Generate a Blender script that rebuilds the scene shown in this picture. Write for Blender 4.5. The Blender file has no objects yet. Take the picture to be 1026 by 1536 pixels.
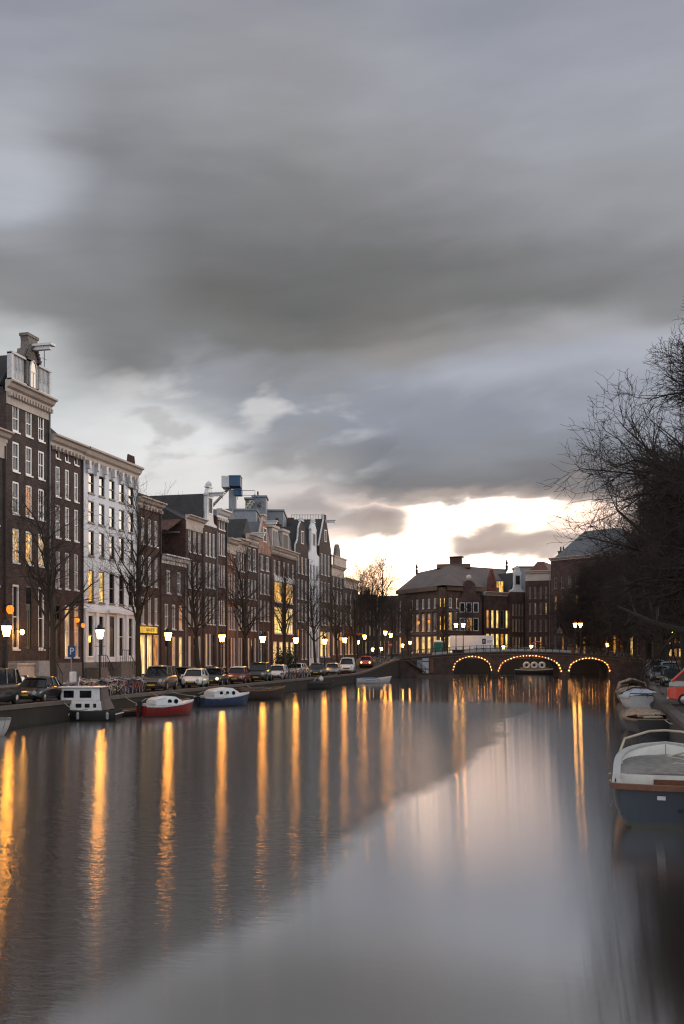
import bpy, math, random
import numpy as np
from mathutils import Vector, Matrix

SC = bpy.context.scene
COL = SC.collection
PI = math.pi
R = math.radians

# ------------------------------------------------------------------ camera
F_PX = 1493.0                      # focal length in photo pixels (35 mm on a 36 mm tall frame)
YAW = math.atan(387 / F_PX)        # the canal runs 14.5 degrees to the right of the view axis
SY, CY = math.sin(YAW), math.cos(YAW)
CAM_Z, HORIZON = 4.0, 976.0
cam = bpy.data.cameras.new('camera')
cam.sensor_fit = 'AUTO'; cam.sensor_width = 36; cam.lens = 35.0
cam.shift_y = (HORIZON - 768) / 1536
cam.clip_start = 0.2; cam.clip_end = 6000
camo = bpy.data.objects.new('camera', cam); COL.objects.link(camo)
camo.location = (0, 0, CAM_Z); camo.rotation_euler = (R(90), 0, YAW)
SC.camera = camo
SC.view_settings.view_transform = 'Standard'; SC.view_settings.look = 'None'
SC.view_settings.exposure = 0.0; SC.view_settings.gamma = 1.0
SC.cycles.use_denoising = True; SC.cycles.filter_width = 1.2
SC.cycles.max_bounces = 6; SC.cycles.diffuse_bounces = 2; SC.cycles.glossy_bounces = 4
SC.cycles.transmission_bounces = 2; SC.cycles.sample_clamp_indirect = 8.0
SC.cycles.caustics_reflective = False; SC.cycles.caustics_refractive = False


def at(px, depth, py=None):
    """Survey: photo pixel + distance along the view axis -> world x, y (, z)."""
    xc = (px - 513) / F_PX * depth
    p = (xc * CY - depth * SY, xc * SY + depth * CY)
    return p if py is None else p + (CAM_Z + (HORIZON - py) / F_PX * depth,)


def on_x(px, X):
    """Survey: where the sight line through column px meets the vertical plane x = X: (y, depth)."""
    cx = (px - 513) / F_PX
    t = X / (CY * cx - SY)
    return (SY * cx + CY) * t, t


def lin(c):
    f = lambda v: v / 12.92 if v <= .04045 else ((v + .055) / 1.055) ** 2.4
    return tuple(f(v / 255) for v in c) + (1,)


# ------------------------------------------------------------------ sky
def build_world():
    w = bpy.data.worlds.new('World'); SC.world = w; w.use_nodes = True
    nt = w.node_tree; N = nt.nodes; L = nt.links; N.clear()

    def math_(op, a, b=None, c=None):
        n = N.new('ShaderNodeMath'); n.operation = op
        for i, v in enumerate((a, b, c)):
            if v is None: continue
            if isinstance(v, (int, float)): n.inputs[i].default_value = v
            else: L.new(v, n.inputs[i])
        return n.outputs[0]

    def mix(f, a, b):
        n = N.new('ShaderNodeMix'); n.data_type = 'RGBA'
        for s, v in ((n.inputs[0], f), (n.inputs[6], a), (n.inputs[7], b)):
            if isinstance(v, (int, float, tuple)): s.default_value = v
            else: L.new(v, s)
        return n.outputs[2]

    def smooth(v, a, b):
        n = N.new('ShaderNodeMapRange'); n.interpolation_type = 'SMOOTHSTEP'
        L.new(v, n.inputs[0]); n.inputs[1].default_value = a; n.inputs[2].default_value = b
        return n.outputs[0]

    tc = N.new('ShaderNodeTexCoord'); sep = N.new('ShaderNodeSeparateXYZ'); L.new(tc.outputs['Generated'], sep.inputs[0])
    az0 = math_('ARCTAN2', sep.outputs[0], sep.outputs[1]); el0 = math_('ARCSINE', sep.outputs[2])
    # long, wind-drawn cloud shapes: noise on (azimuth, elevation), stretched sideways
    cmb = N.new('ShaderNodeCombineXYZ'); L.new(math_('MULTIPLY', az0, 4.0), cmb.inputs[0])
    L.new(math_('ADD', math_('MULTIPLY', el0, 11.0), math_('MULTIPLY', az0, -1.2)), cmb.inputs[1])
    nz = N.new('ShaderNodeTexNoise'); nz.inputs['Scale'].default_value = 1.3; nz.inputs['Detail'].default_value = 5.0
    nz.inputs['Roughness'].default_value = 0.45; nz.inputs['Distortion'].default_value = 0.6; L.new(cmb.outputs[0], nz.inputs['Vector'])
    nsep = N.new('ShaderNodeSeparateColor'); L.new(nz.outputs['Color'], nsep.inputs[0])
    az = math_('ADD', az0, math_('MULTIPLY', math_('SUBTRACT', nsep.outputs[0], .5), math_('ADD', .04, math_('MULTIPLY', smooth(el0, .10, .25), .06))))
    calm = math_('MULTIPLY', smooth(el0, .12, .25), .07)
    el = math_('ADD', el0, math_('MULTIPLY', math_('SUBTRACT', nsep.outputs[1], .5), math_('ADD', calm, .016)))
    cm3 = N.new('ShaderNodeCombineXYZ'); L.new(math_('MULTIPLY', az0, 13.0), cm3.inputs[0]); L.new(math_('ADD', math_('MULTIPLY', el0, 30.0), math_('MULTIPLY', az0, -4.0)), cm3.inputs[1])
    n3 = N.new('ShaderNodeTexNoise'); n3.inputs['Scale'].default_value = 1.0; n3.inputs['Detail'].default_value = 4.0; n3.inputs['Roughness'].default_value = .48; n3.inputs['Distortion'].default_value = .2; L.new(cm3.outputs[0], n3.inputs['Vector'])
    el = math_('ADD', el, math_('MULTIPLY', math_('MULTIPLY', math_('SUBTRACT', n3.outputs[0], .5), math_('SUBTRACT', 1.0, smooth(el0, .20, .34))), .05))
    hn = math_('DIVIDE', el, 0.95)

    def ramp(stops):
        n = N.new('ShaderNodeValToRGB'); cr = n.color_ramp; cr.interpolation = 'EASE'
        stops = sorted(stops)
        while len(cr.elements) < len(stops): cr.elements.new(.5)
        for e, (p, c) in zip(cr.elements, stops): e.position = p; e.color = lin(c)
        L.new(hn, n.inputs[0])
        return n.outputs[0]

    cols = {   # photo column: (photo row, colour of the cloud there)
        20: [(976, (225, 218, 210)), (700, (212, 213, 214)), (590, (204, 207, 209)), (530, (188, 190, 192)), (465, (140, 140, 142)), (425, (138, 138, 142)), (380, (152, 154, 160)), (325, (176, 180, 189)), (255, (178, 181, 189)), (190, (170, 172, 180)), (100, (158, 160, 170)), (0, (146, 149, 160))],
        175: [(976, (235, 224, 214)), (740, (222, 220, 219)), (660, (226, 226, 226)), (615, (208, 210, 211)), (570, (176, 178, 180)), (525, (126, 126, 127)), (480, (128, 128, 130)), (410, (130, 131, 134)), (300, (140, 142, 148)), (230, (132, 133, 138)), (130, (147, 148, 154)), (60, (151, 153, 161)), (0, (146, 149, 160))],
        310: [(976, (238, 224, 212)), (760, (222, 216, 213)), (700, (227, 225, 224)), (645, (226, 227, 228)), (605, (172, 175, 180)), (560, (150, 153, 160)), (505, (119, 119, 119)), (450, (110, 109, 108)), (400, (117, 117, 119)), (310, (128, 129, 132)), (200, (147, 148, 152)), (100, (154, 155, 160)), (0, (148, 149, 159))],
        450: [(976, (253, 214, 170)), (850, (252, 240, 228)), (800, (232, 222, 216)), (772, (196, 184, 180)), (735, (212, 204, 201)), (690, (160, 158, 158)), (650, (152, 155, 162)), (600, (150, 154, 163)), (545, (136, 137, 140)), (500, (119, 118, 117)), (450, (106, 106, 106)), (400, (112, 112, 113)), (310, (129, 129, 131)), (200, (147, 147, 150)), (100, (152, 152, 158)), (0, (148, 150, 160))],
        580: [(976, (255, 196, 130)), (885, (255, 226, 190)), (825, (253, 248, 243)), (800, (198, 182, 172)), (772, (172, 157, 151)), (752, (214, 200, 192)), (738, (150, 143, 142)), (722, (124, 124, 127)), (680, (131, 134, 142)), (620, (141, 146, 158)), (562, (152, 156, 166)), (525, (146, 143, 142)), (475, (116, 113, 112)), (420, (111, 111, 111)), (375, (121, 121, 123)), (300, (140, 140, 144)), (220, (150, 150, 155)), (140, (158, 159, 166)), (0, (150, 153, 162))],
        640: [(976, (253, 224, 192)), (880, (254, 242, 228)), (845, (255, 250, 246)), (800, (246, 236, 228)), (760, (240, 229, 221)), (746, (178, 164, 157)), (729, (128, 126, 128)), (680, (136, 139, 146)), (615, (142, 147, 158)), (560, (160, 164, 174)), (520, (147, 145, 144)), (465, (118, 116, 115)), (405, (114, 114, 115)), (350, (128, 128, 131)), (250, (150, 150, 155)), (150, (158, 160, 168)), (0, (149, 152, 162))],
        700: [(976, (253, 222, 190)), (880, (254, 240, 224)), (842, (255, 250, 246)), (818, (186, 166, 156)), (804, (192, 174, 164)), (788, (238, 226, 218)), (758, (240, 228, 220)), (744, (170, 156, 150)), (730, (128, 127, 130)), (680, (140, 142, 148)), (610, (142, 147, 159)), (556, (168, 172, 183)), (515, (148, 147, 150)), (450, (120, 120, 120)), (395, (118, 118, 119)), (340, (132, 132, 136)), (250, (150, 150, 156)), (150, (158, 160, 170)), (0, (148, 152, 162))],
        860: [(976, (248, 226, 206)), (845, (248, 238, 228)), (826, (206, 190, 180)), (806, (188, 170, 160)), (790, (222, 206, 198)), (760, (228, 212, 204)), (744, (160, 147, 142)), (726, (123, 122, 126)), (675, (129, 133, 141)), (605, (150, 155, 167)), (545, (168, 172, 183)), (500, (164, 164, 168)), (440, (122, 122, 123)), (395, (131, 131, 135)), (300, (152, 153, 158)), (150, (160, 163, 172)), (0, (152, 155, 166))],
        1026: [(976, (242, 220, 202)), (800, (204, 188, 178)), (770, (196, 180, 172)), (735, (138, 132, 134)), (680, (138, 141, 149)), (600, (158, 162, 173)), (515, (174, 177, 186)), (455, (136, 137, 139)), (400, (134, 134, 138)), (320, (150, 151, 156)), (150, (160, 163, 172)), (0, (154, 157, 168))],
    }
    xs = sorted(cols); out = None; prev = None
    for px in xs:
        cx = (px - 513) / F_PX
        a = math.atan(cx) - YAW
        st = [(math.atan((HORIZON - py) / F_PX / math.sqrt(1 + cx * cx)) / 0.95, c) for py, c in cols[px]] + [(0.80, (158, 162, 172)), (1.0, (166, 171, 180))]
        r = ramp(st)
        out = r if out is None else mix(smooth(az, prev, a), out, r)
        prev = a
    zone = math_('MULTIPLY', math_('MULTIPLY', smooth(el0, .11, .15), math_('SUBTRACT', 1.0, smooth(el0, .24, .30))), math_('MULTIPLY', smooth(az0, R(-32), R(-25)), math_('SUBTRACT', 1.0, smooth(az0, R(-17), R(-10)))))
    out = mix(math_('MULTIPLY', math_('MULTIPLY', smooth(n3.outputs[0], .50, .68), zone), .6), out, (.74, .72, .715, 1))
    out = mix(math_('MULTIPLY', math_('MULTIPLY', math_('SUBTRACT', 1.0, smooth(n3.outputs[0], .33, .47)), zone), .45), out, (.30, .29, .30, 1))
    glow = math_('ADD', 1.0, math_('MULTIPLY', math_('SUBTRACT', 1.0, smooth(el, .15, .18)), 4.5))
    gl = N.new('ShaderNodeMix'); gl.data_type = 'RGBA'; gl.blend_type = 'MULTIPLY'; gl.inputs[0].default_value = 1.0
    lum = N.new('ShaderNodeSeparateColor'); L.new(out, lum.inputs[0])
    # only where the cloud is thin (already near white)
    azw = math_('MULTIPLY', smooth(az0, R(-17.0), R(-11.0)), math_('SUBTRACT', 1.0, smooth(az0, R(0.0), R(14.0))))
    thin = math_('MULTIPLY', smooth(lum.outputs[1], .5, .9), azw)
    gg = math_('ADD', 1.0, math_('MULTIPLY', thin, math_('SUBTRACT', glow, 1.0)))
    L.new(out, gl.inputs[6])
    tint = N.new('ShaderNodeCombineColor'); L.new(gg, tint.inputs[0]); L.new(math_('ADD', 1.0, math_('MULTIPLY', math_('SUBTRACT', gg, 1.0), .70)), tint.inputs[1]); L.new(math_('ADD', 1.0, math_('MULTIPLY', math_('SUBTRACT', gg, 1.0), .50)), tint.inputs[2])
    L.new(tint.outputs[0], gl.inputs[7])
    out = gl.outputs[2]
    cm2 = N.new('ShaderNodeCombineXYZ'); L.new(math_('MULTIPLY', az0, 7.0), cm2.inputs[0]); L.new(math_('ADD', math_('MULTIPLY', el0, 34.0), math_('MULTIPLY', az0, -2.0)), cm2.inputs[1])
    n2 = N.new('ShaderNodeTexNoise'); n2.inputs['Scale'].default_value = 1.0; n2.inputs['Detail'].default_value = 4.0; n2.inputs['Roughness'].default_value = .5; L.new(cm2.outputs[0], n2.inputs['Vector'])
    st_ = math_('ADD', .87, math_('MULTIPLY', n2.outputs[0], .26))
    mm = N.new('ShaderNodeMix'); mm.data_type = 'RGBA'; mm.blend_type = 'MULTIPLY'; mm.inputs[0].default_value = 1.0; L.new(out, mm.inputs[6]); L.new(st_, mm.inputs[7]); out = mm.outputs[2]
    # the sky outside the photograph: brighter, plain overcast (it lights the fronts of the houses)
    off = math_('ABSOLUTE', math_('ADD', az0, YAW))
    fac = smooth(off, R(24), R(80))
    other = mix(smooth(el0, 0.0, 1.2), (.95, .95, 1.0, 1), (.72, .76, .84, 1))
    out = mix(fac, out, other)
    # thin remainder of clear dusk sky behind the cloud
    sky = N.new('ShaderNodeTexSky'); sky.sky_type = 'NISHITA'; sky.sun_disc = False
    sky.sun_elevation = R(9); sky.sun_rotation = R(34)
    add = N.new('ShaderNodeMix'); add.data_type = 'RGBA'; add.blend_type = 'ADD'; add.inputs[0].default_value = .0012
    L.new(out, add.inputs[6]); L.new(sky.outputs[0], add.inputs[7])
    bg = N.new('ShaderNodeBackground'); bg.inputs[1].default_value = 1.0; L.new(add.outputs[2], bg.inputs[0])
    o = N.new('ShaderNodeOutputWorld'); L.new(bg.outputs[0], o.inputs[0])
build_world()

# the low sun is behind thin cloud over the far right bank: weak, wide and warm
sl = bpy.data.lights.new('sun', 'SUN'); sl.energy = 0.9; sl.angle = R(18); sl.color = (1.0, .80, .64)
slo = bpy.data.objects.new('sun', sl); COL.objects.link(slo)
SUN_AZ, SUN_EL = R(34), R(9)
sun_dir = Vector((math.sin(SUN_AZ) * math.cos(SUN_EL), math.cos(SUN_AZ) * math.cos(SUN_EL), math.sin(SUN_EL)))
slo.rotation_euler = sun_dir.to_track_quat('Z', 'Y').to_euler(); slo.location = (0, 100, 60)


# ------------------------------------------------------------------ materials
MATS = {}
def new_mat(name):
    m = bpy.data.materials.new(name); m.use_nodes = True
    nt = m.node_tree
    return m, nt, nt.nodes['Principled BSDF']


def mat(name, base, rough=.7, var=.25, scale=6.0, metal=0.0, spec=.5, bump=0.0, tint=None, streak=False, coat=0.0):
    """A procedural surface: base colour broken up by two sizes of noise, optional dirt tint, vertical streaks and bump."""
    if name in MATS: return MATS[name]
    m, nt, b = new_mat(name); N = nt.nodes; L = nt.links
    tc = N.new('ShaderNodeTexCoord')
    mp = N.new('ShaderNodeMapping'); L.new(tc.outputs['Object'], mp.inputs[0])
    if streak: mp.inputs['Scale'].default_value = (1, 1, .18)
    n1 = N.new('ShaderNodeTexNoise'); n1.inputs['Scale'].default_value = scale; n1.inputs['Detail'].default_value = 6; n1.inputs['Roughness'].default_value = .65
    L.new(mp.outputs[0], n1.inputs['Vector'])
    n2 = N.new('ShaderNodeTexNoise'); n2.inputs['Scale'].default_value = scale * .13; n2.inputs['Detail'].default_value = 4
    L.new(tc.outputs['Object'], n2.inputs['Vector'])
    mul = N.new('ShaderNodeMath'); mul.operation = 'MULTIPLY_ADD'; L.new(n1.outputs[0], mul.inputs[0]); mul.inputs[1].default_value = .6
    m2 = N.new('ShaderNodeMath'); m2.operation = 'MULTIPLY'; L.new(n2.outputs[0], m2.inputs[0]); m2.inputs[1].default_value = .4; L.new(m2.outputs[0], mul.inputs[2])
    cr = N.new('ShaderNodeValToRGB'); e = cr.color_ramp.elements
    d = tint or tuple(v * .55 for v in base)
    e[0].position = .36; e[0].color = tuple(b0 * (1 - var) + d0 * var if tint else b0 * (1 - var) for b0, d0 in zip(base, d)) + (1,)
    e[1].position = .62; e[1].color = tuple(min(1, v * (1 + var * .6)) for v in base) + (1,)
    L.new(mul.outputs[0], cr.inputs[0]); L.new(cr.outputs[0], b.inputs['Base Color'])
    b.inputs['Roughness'].default_value = rough; b.inputs['Metallic'].default_value = metal
    b.inputs['Specular IOR Level'].default_value = spec; b.inputs['Coat Weight'].default_value = coat
    if bump:
        bp = N.new('ShaderNodeBump'); bp.inputs['Strength'].default_value = bump; bp.inputs['Distance'].default_value = .03
        L.new(n1.outputs[0], bp.inputs['Height']); L.new(bp.outputs[0], b.inputs['Normal'])
    MATS[name] = m
    return m


def hull_paint(name, base, grime=(.05, .05, .032), rough=.38):
    """Boat paint: scuffed, with a weedy stain line a hand above the water (object z = 0 is the waterline)."""
    if name in MATS: return MATS[name]
    m = mat(name, base, rough, .35, 2.6, tint=tuple(v * .5 for v in base), streak=True, bump=.12); nt = m.node_tree; N = nt.nodes; L = nt.links
    b = N['Principled BSDF']; src = b.inputs['Base Color'].links[0].from_socket
    tc = N.new('ShaderNodeTexCoord'); sp = N.new('ShaderNodeSeparateXYZ'); L.new(tc.outputs['Object'], sp.inputs[0])
    nz = N.new('ShaderNodeTexNoise'); nz.inputs['Scale'].default_value = 3.5; nz.inputs['Detail'].default_value = 5; L.new(tc.outputs['Object'], nz.inputs['Vector'])
    ad = N.new('ShaderNodeMath'); ad.operation = 'MULTIPLY_ADD'; L.new(nz.outputs[0], ad.inputs[0]); ad.inputs[1].default_value = -.22; L.new(sp.outputs[2], ad.inputs[2])
    mr = N.new('ShaderNodeMapRange'); L.new(ad.outputs[0], mr.inputs[0]); mr.inputs[1].default_value = -.06; mr.inputs[2].default_value = .05; mr.inputs[3].default_value = .85; mr.inputs[4].default_value = 0
    mx = N.new('ShaderNodeMix'); mx.data_type = 'RGBA'; L.new(mr.outputs[0], mx.inputs[0]); L.new(src, mx.inputs[6]); mx.inputs[7].default_value = grime + (1,)
    # pale scrapes
    n2 = N.new('ShaderNodeTexNoise'); n2.inputs['Scale'].default_value = 9; n2.inputs['Detail'].default_value = 7; n2.inputs['Roughness'].default_value = .75
    mp = N.new('ShaderNodeMapping'); mp.inputs['Scale'].default_value = (.35, .35, 2.2); L.new(tc.outputs['Object'], mp.inputs[0]); L.new(mp.outputs[0], n2.inputs['Vector'])
    m3 = N.new('ShaderNodeMapRange'); L.new(n2.outputs[0], m3.inputs[0]); m3.inputs[1].default_value = .62; m3.inputs[2].default_value = .72; m3.inputs[4].default_value = .5
    mx2 = N.new('ShaderNodeMix'); mx2.data_type = 'RGBA'; L.new(m3.outputs[0], mx2.inputs[0]); L.new(mx.outputs[2], mx2.inputs[6]); mx2.inputs[7].default_value = tuple(min(.5, v * 2.2 + .06) for v in base) + (1,)
    L.new(mx2.outputs[2], b.inputs['Base Color'])
    return m


def brick(name, base, mortar=None):
    if name in MATS: return MATS[name]
    m, nt, b = new_mat(name); N = nt.nodes; L = nt.links
    tc = N.new('ShaderNodeTexCoord'); sp = N.new('ShaderNodeSeparateXYZ'); L.new(tc.outputs['Object'], sp.inputs[0])
    ad = N.new('ShaderNodeMath'); L.new(sp.outputs[0], ad.inputs[0]); L.new(sp.outputs[1], ad.inputs[1])
    cb = N.new('ShaderNodeCombineXYZ'); L.new(ad.outputs[0], cb.inputs[0]); L.new(sp.outputs[2], cb.inputs[1])
    bt = N.new('ShaderNodeTexBrick'); L.new(cb.outputs[0], bt.inputs['Vector'])
    bt.inputs['Scale'].default_value = 1.0; bt.inputs['Brick Width'].default_value = .22; bt.inputs['Row Height'].default_value = .07; bt.inputs['Mortar Size'].default_value = .006
    bt.inputs['Color1'].default_value = tuple(v * 1.35 for v in base) + (1,); bt.inputs['Color2'].default_value = tuple(v * .6 for v in base) + (1,)
    bt.inputs['Mortar'].default_value = (mortar or tuple(v * 1.3 + .02 for v in base)) + (1,)
    nz = N.new('ShaderNodeTexNoise'); nz.inputs['Scale'].default_value = .7; nz.inputs['Detail'].default_value = 7; nz.inputs['Roughness'].default_value = .7
    L.new(tc.outputs['Object'], nz.inputs['Vector'])
    mr = N.new('ShaderNodeMapRange'); L.new(nz.outputs[0], mr.inputs[0]); mr.inputs[1].default_value = .3; mr.inputs[2].default_value = .7; mr.inputs[3].default_value = .42; mr.inputs[4].default_value = 1.6
    mx = N.new('ShaderNodeMix'); mx.data_type = 'RGBA'; mx.blend_type = 'MULTIPLY'; mx.inputs[0].default_value = 1
    L.new(bt.outputs[0], mx.inputs[6]); L.new(mr.outputs[0], mx.inputs[7]); L.new(mx.outputs[2], b.inputs['Base Color'])
    b.inputs['Roughness'].default_value = .85
    MATS[name] = m
    return m


def glass(name, base=(.02, .022, .026), rough=.06, var=1.0):
    """Window glass at dusk: dark room, some panes with pale blinds; random per pane."""
    if name in MATS: return MATS[name]
    m, nt, b = new_mat(name); N = nt.nodes; L = nt.links
    oi = N.new('ShaderNodeObjectInfo'); cr = N.new('ShaderNodeValToRGB'); e = cr.color_ramp.elements
    e[0].position = .0; e[0].color = base + (1,)
    e[1].position = 1.0; e[1].color = tuple(min(1, v * (1 + 10 * var)) for v in base) + (1,)
    for ps, k in ((.45, 1.0), (.55, 2.2), (.78, 3.0), (.84, 9.0)):
        q = e.new(ps); q.color = tuple(min(1, v * (1 + (k - 1) * var)) for v in base) + (1,)
    L.new(oi.outputs['Random'], cr.inputs[0])
    tc = N.new('ShaderNodeTexCoord'); nz = N.new('ShaderNodeTexNoise'); nz.inputs['Scale'].default_value = 1.7; L.new(tc.outputs['Object'], nz.inputs['Vector'])
    mx = N.new('ShaderNodeMix'); mx.data_type = 'RGBA'; mx.blend_type = 'MULTIPLY'; mx.inputs[0].default_value = .8
    L.new(cr.outputs[0], mx.inputs[6]); L.new(nz.outputs[0], mx.inputs[7]); L.new(mx.outputs[2], b.inputs['Base Color'])
    bp = N.new('ShaderNodeBump'); bp.inputs['Strength'].default_value = .12; bp.inputs['Distance'].default_value = .02; L.new(nz.outputs[0], bp.inputs['Height']); L.new(bp.outputs[0], b.inputs['Normal'])
    b.inputs['Roughness'].default_value = rough; b.inputs['Specular IOR Level'].default_value = .42
    MATS[name] = m
    return m


def lit(name, color, strength, pattern=0.6, scale=1.3):
    """A lit window or lamp glass: emission broken up by what stands in the room."""
    if name in MATS: return MATS[name]
    m, nt, b = new_mat(name); N = nt.nodes; L = nt.links
    b.inputs['Base Color'].default_value = (.05, .04, .03, 1); b.inputs['Roughness'].default_value = .15
    b.inputs['Emission Color'].default_value = color + (1,)
    if pattern:
        tc = N.new('ShaderNodeTexCoord'); mp = N.new('ShaderNodeMapping'); mp.inputs['Scale'].default_value = (2.2, 2.2, .8); L.new(tc.outputs['Object'], mp.inputs[0])
        nz = N.new('ShaderNodeTexNoise'); nz.inputs['Scale'].default_value = scale; nz.inputs['Detail'].default_value = 3; L.new(mp.outputs[0], nz.inputs['Vector'])
        mr = N.new('ShaderNodeMapRange'); L.new(nz.outputs[0], mr.inputs[0]); mr.inputs[1].default_value = .35; mr.inputs[2].default_value = .65
        mr.inputs[3].default_value = strength * (1 - pattern); mr.inputs[4].default_value = strength * 1.3
        L.new(mr.outputs[0], b.inputs['Emission Strength'])
    else:
        b.inputs['Emission Strength'].default_value = strength
    MATS[name] = m
    return m


M_WHITE = mat('white_paint', (.62, .62, .62), .5, .22, 5, tint=(.3, .28, .26))
M_CREAM = mat('cream_stone', (.52, .44, .38), .7, .3, 5, tint=(.2, .16, .14))
M_FRAME = mat('window_paint', (.74, .74, .73), .4, .12, 4)
M_STONE = mat('grey_stone', (.15, .14, .13), .8, .35, 5, bump=.3)
M_DARKW = mat('dark_green_paint', (.02, .028, .024), .4, .3, 4)
M_IRON = mat('black_iron', (.012, .012, .013), .45, .3, 8)
M_ROOF = mat('dark_roof_tile', (.035, .033, .034), .75, .4, 14, bump=.4)
M_ROOFR = mat('red_roof_tile', (.13, .055, .04), .8, .4, 14, bump=.4)
M_SLATE = mat('grey_slate', (.10, .105, .115), .6, .3, 10, bump=.3)
M_ZINC = mat('zinc_sheet', (.22, .24, .27), .5, .25, 6)
M_GLASS = glass('window_glass')
M_LIT = lit('lit_room', (1.0, .52, .10), 1.35, .75)
M_LITW = lit('lit_room_pale', (1.0, .66, .20), 1.5, .65)
M_LITO = lit('lit_room_orange', (1.0, .38, .06), .75, .75)
M_LAMP = lit('lantern_glow', (1.0, .37, .05), 88.0, 0)
M_LAMP2 = lit('far_lantern_glow', (1.0, .43, .08), 48.0, 0)
M_BULB = [lit('bulb_glow_%s' % n, (1.0, g, .08), v, 0) for n, g, v in (('dim', .30, 14.0), ('even', .36, 30.0), ('bright', .42, 44.0))]
M_BARK = mat('dark_bark', (.035, .027, .021), .9, .4, 12, bump=.4, tint=(.02, .03, .012))
M_TWIG = mat('bare_twigs', (.04, .028, .021), .9, .3, 5)
M_TWIGR = mat('reddish_twigs', (.036, .024, .018), .9, .35, 5)
M_RUBBER = mat('tyre_rubber', (.012, .012, .012), .8, .2, 8)
M_RIM = mat('wheel_alloy', (.35, .35, .36), .3, .15, 8, metal=.8)
M_CGLASS = glass('car_glass', (.012, .014, .016), .04, .3)
M_WOOD = mat('varnished_wood', (.14, .052, .022), .4, .35, 9, streak=False)
M_ROPE = mat('rope', (.42, .36, .27), .9, .3, 30)


# ------------------------------------------------------------------ mesh builder
class MB:
    def __init__(s): s.v = []; s.f = []
    def add(s, verts, faces, M=None):
        o = len(s.v)
        if M is not None: verts = [M @ Vector(p) for p in verts]
        s.v += [tuple(p) for p in verts]; s.f += [tuple(i + o for i in f) for f in faces]
        return s
    def box(s, x0, x1, y0, y1, z0, z1, M=None):
        return s.add([(x0, y0, z0), (x1, y0, z0), (x1, y1, z0), (x0, y1, z0), (x0, y0, z1), (x1, y0, z1), (x1, y1, z1), (x0, y1, z1)],
                     [(0, 3, 2, 1), (4, 5, 6, 7), (0, 1, 5, 4), (1, 2, 6, 5), (2, 3, 7, 6), (3, 0, 4, 7)], M)
    def prism(s, poly, y0, y1, M=None):
        """Outline in (x, z), thickness from y0 (front) to y1."""
        n = len(poly)
        v = [(x, y0, z) for x, z in poly] + [(x, y1, z) for x, z in poly]
        f = [tuple(range(n)), tuple(range(2 * n - 1, n - 1, -1))] + [(i, i + n, (i + 1) % n + n, (i + 1) % n) for i in range(n)]
        return s.add(v, f, M)
    def tube(s, pts, r, n=6, M=None, cap=True):
        pts = [Vector(p) for p in pts]; k = len(pts)
        rs = r if isinstance(r, (list, tuple)) else [r] * k
        v = []; f = []
        for i, p in enumerate(pts):
            d = (pts[min(i + 1, k - 1)] - pts[max(i - 1, 0)]).normalized()
            a = d.orthogonal().normalized() if i == 0 else (a - d * a.dot(d)).normalized()
            b = d.cross(a)
            for j in range(n):
                t = 2 * PI * j / n
                v.append(p + (a * math.cos(t) + b * math.sin(t)) * rs[i])
        for i in range(k - 1):
            for j in range(n):
                f.append((i * n + j, i * n + (j + 1) % n, (i + 1) * n + (j + 1) % n, (i + 1) * n + j))
        if cap: f += [tuple(range(n - 1, -1, -1)), tuple(range((k - 1) * n, k * n))]
        return s.add(v, f, M)
    def lathe(s, prof, n=12, c=(0, 0, 0), M=None, axis='z', phase=0.0):
        v = []; f = []; k = len(prof)
        for r, z in prof:
            for j in range(n):
                t = 2 * PI * j / n + phase
                p = (r * math.cos(t), r * math.sin(t), z)
                if axis == 'y': p = (p[0], p[2], p[1])
                if axis == 'x': p = (p[2], p[0], p[1])
                v.append((p[0] + c[0], p[1] + c[1], p[2] + c[2]))
        for i in range(k - 1):
            for j in range(n):
                f.append((i * n + j, i * n + (j + 1) % n, (i + 1) * n + (j + 1) % n, (i + 1) * n + j))
        f += [tuple(range(n - 1, -1, -1)), tuple(range((k - 1) * n, k * n))]
        return s.add(v, f, M)
    def grid(s, rows, closed=False, M=None):
        k = len(rows); n = len(rows[0]); v = [p for r in rows for p in r]; f = []
        for i in range(k - 1):
            for j in range(n if closed else n - 1):
                f.append((i * n + j, i * n + (j + 1) % n, (i + 1) * n + (j + 1) % n, (i + 1) * n + j))
        return s.add(v, f, M)
    def build(s, name, m, parent=None, smooth=False, solid=0.0, sub=0, bevel=0.0, fix=False):
        me = bpy.data.meshes.new(name); me.from_pydata(s.v, [], s.f)
        if fix:
            import bmesh
            bm = bmesh.new(); bm.from_mesh(me); bmesh.ops.remove_doubles(bm, verts=bm.verts, dist=1e-4); bmesh.ops.recalc_face_normals(bm, faces=bm.faces); bm.to_mesh(me); bm.free()
        me.update()
        if m: me.materials.append(m)
        if smooth: me.polygons.foreach_set('use_smooth', [True] * len(me.polygons))
        o = bpy.data.objects.new(name, me); COL.objects.link(o)
        if parent is not None: o.parent = parent
        if solid:
            md = o.modifiers.new('thickness', 'SOLIDIFY'); md.thickness = solid; md.offset = 0
        if bevel:
            md = o.modifiers.new('edges', 'BEVEL'); md.width = bevel; md.segments = 2; md.limit_method = 'ANGLE'
        if sub:
            md = o.modifiers.new('smooth', 'SUBSURF'); md.levels = sub; md.render_levels = sub
        return o


def tag(o, label=None, cat=None, group=None, kind=None):
    if label: o['label'] = label
    if cat: o['category'] = cat
    if group: o['group'] = group
    if kind: o['kind'] = kind
    return o


def thing(name, label, cat, loc=(0, 0, 0), rz=0.0, group=None):
    o = bpy.data.objects.new(name, None); COL.objects.link(o)
    o.location = loc; o.rotation_euler = (0, 0, rz); o.empty_display_size = .3
    return tag(o, label, cat, group)


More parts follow.
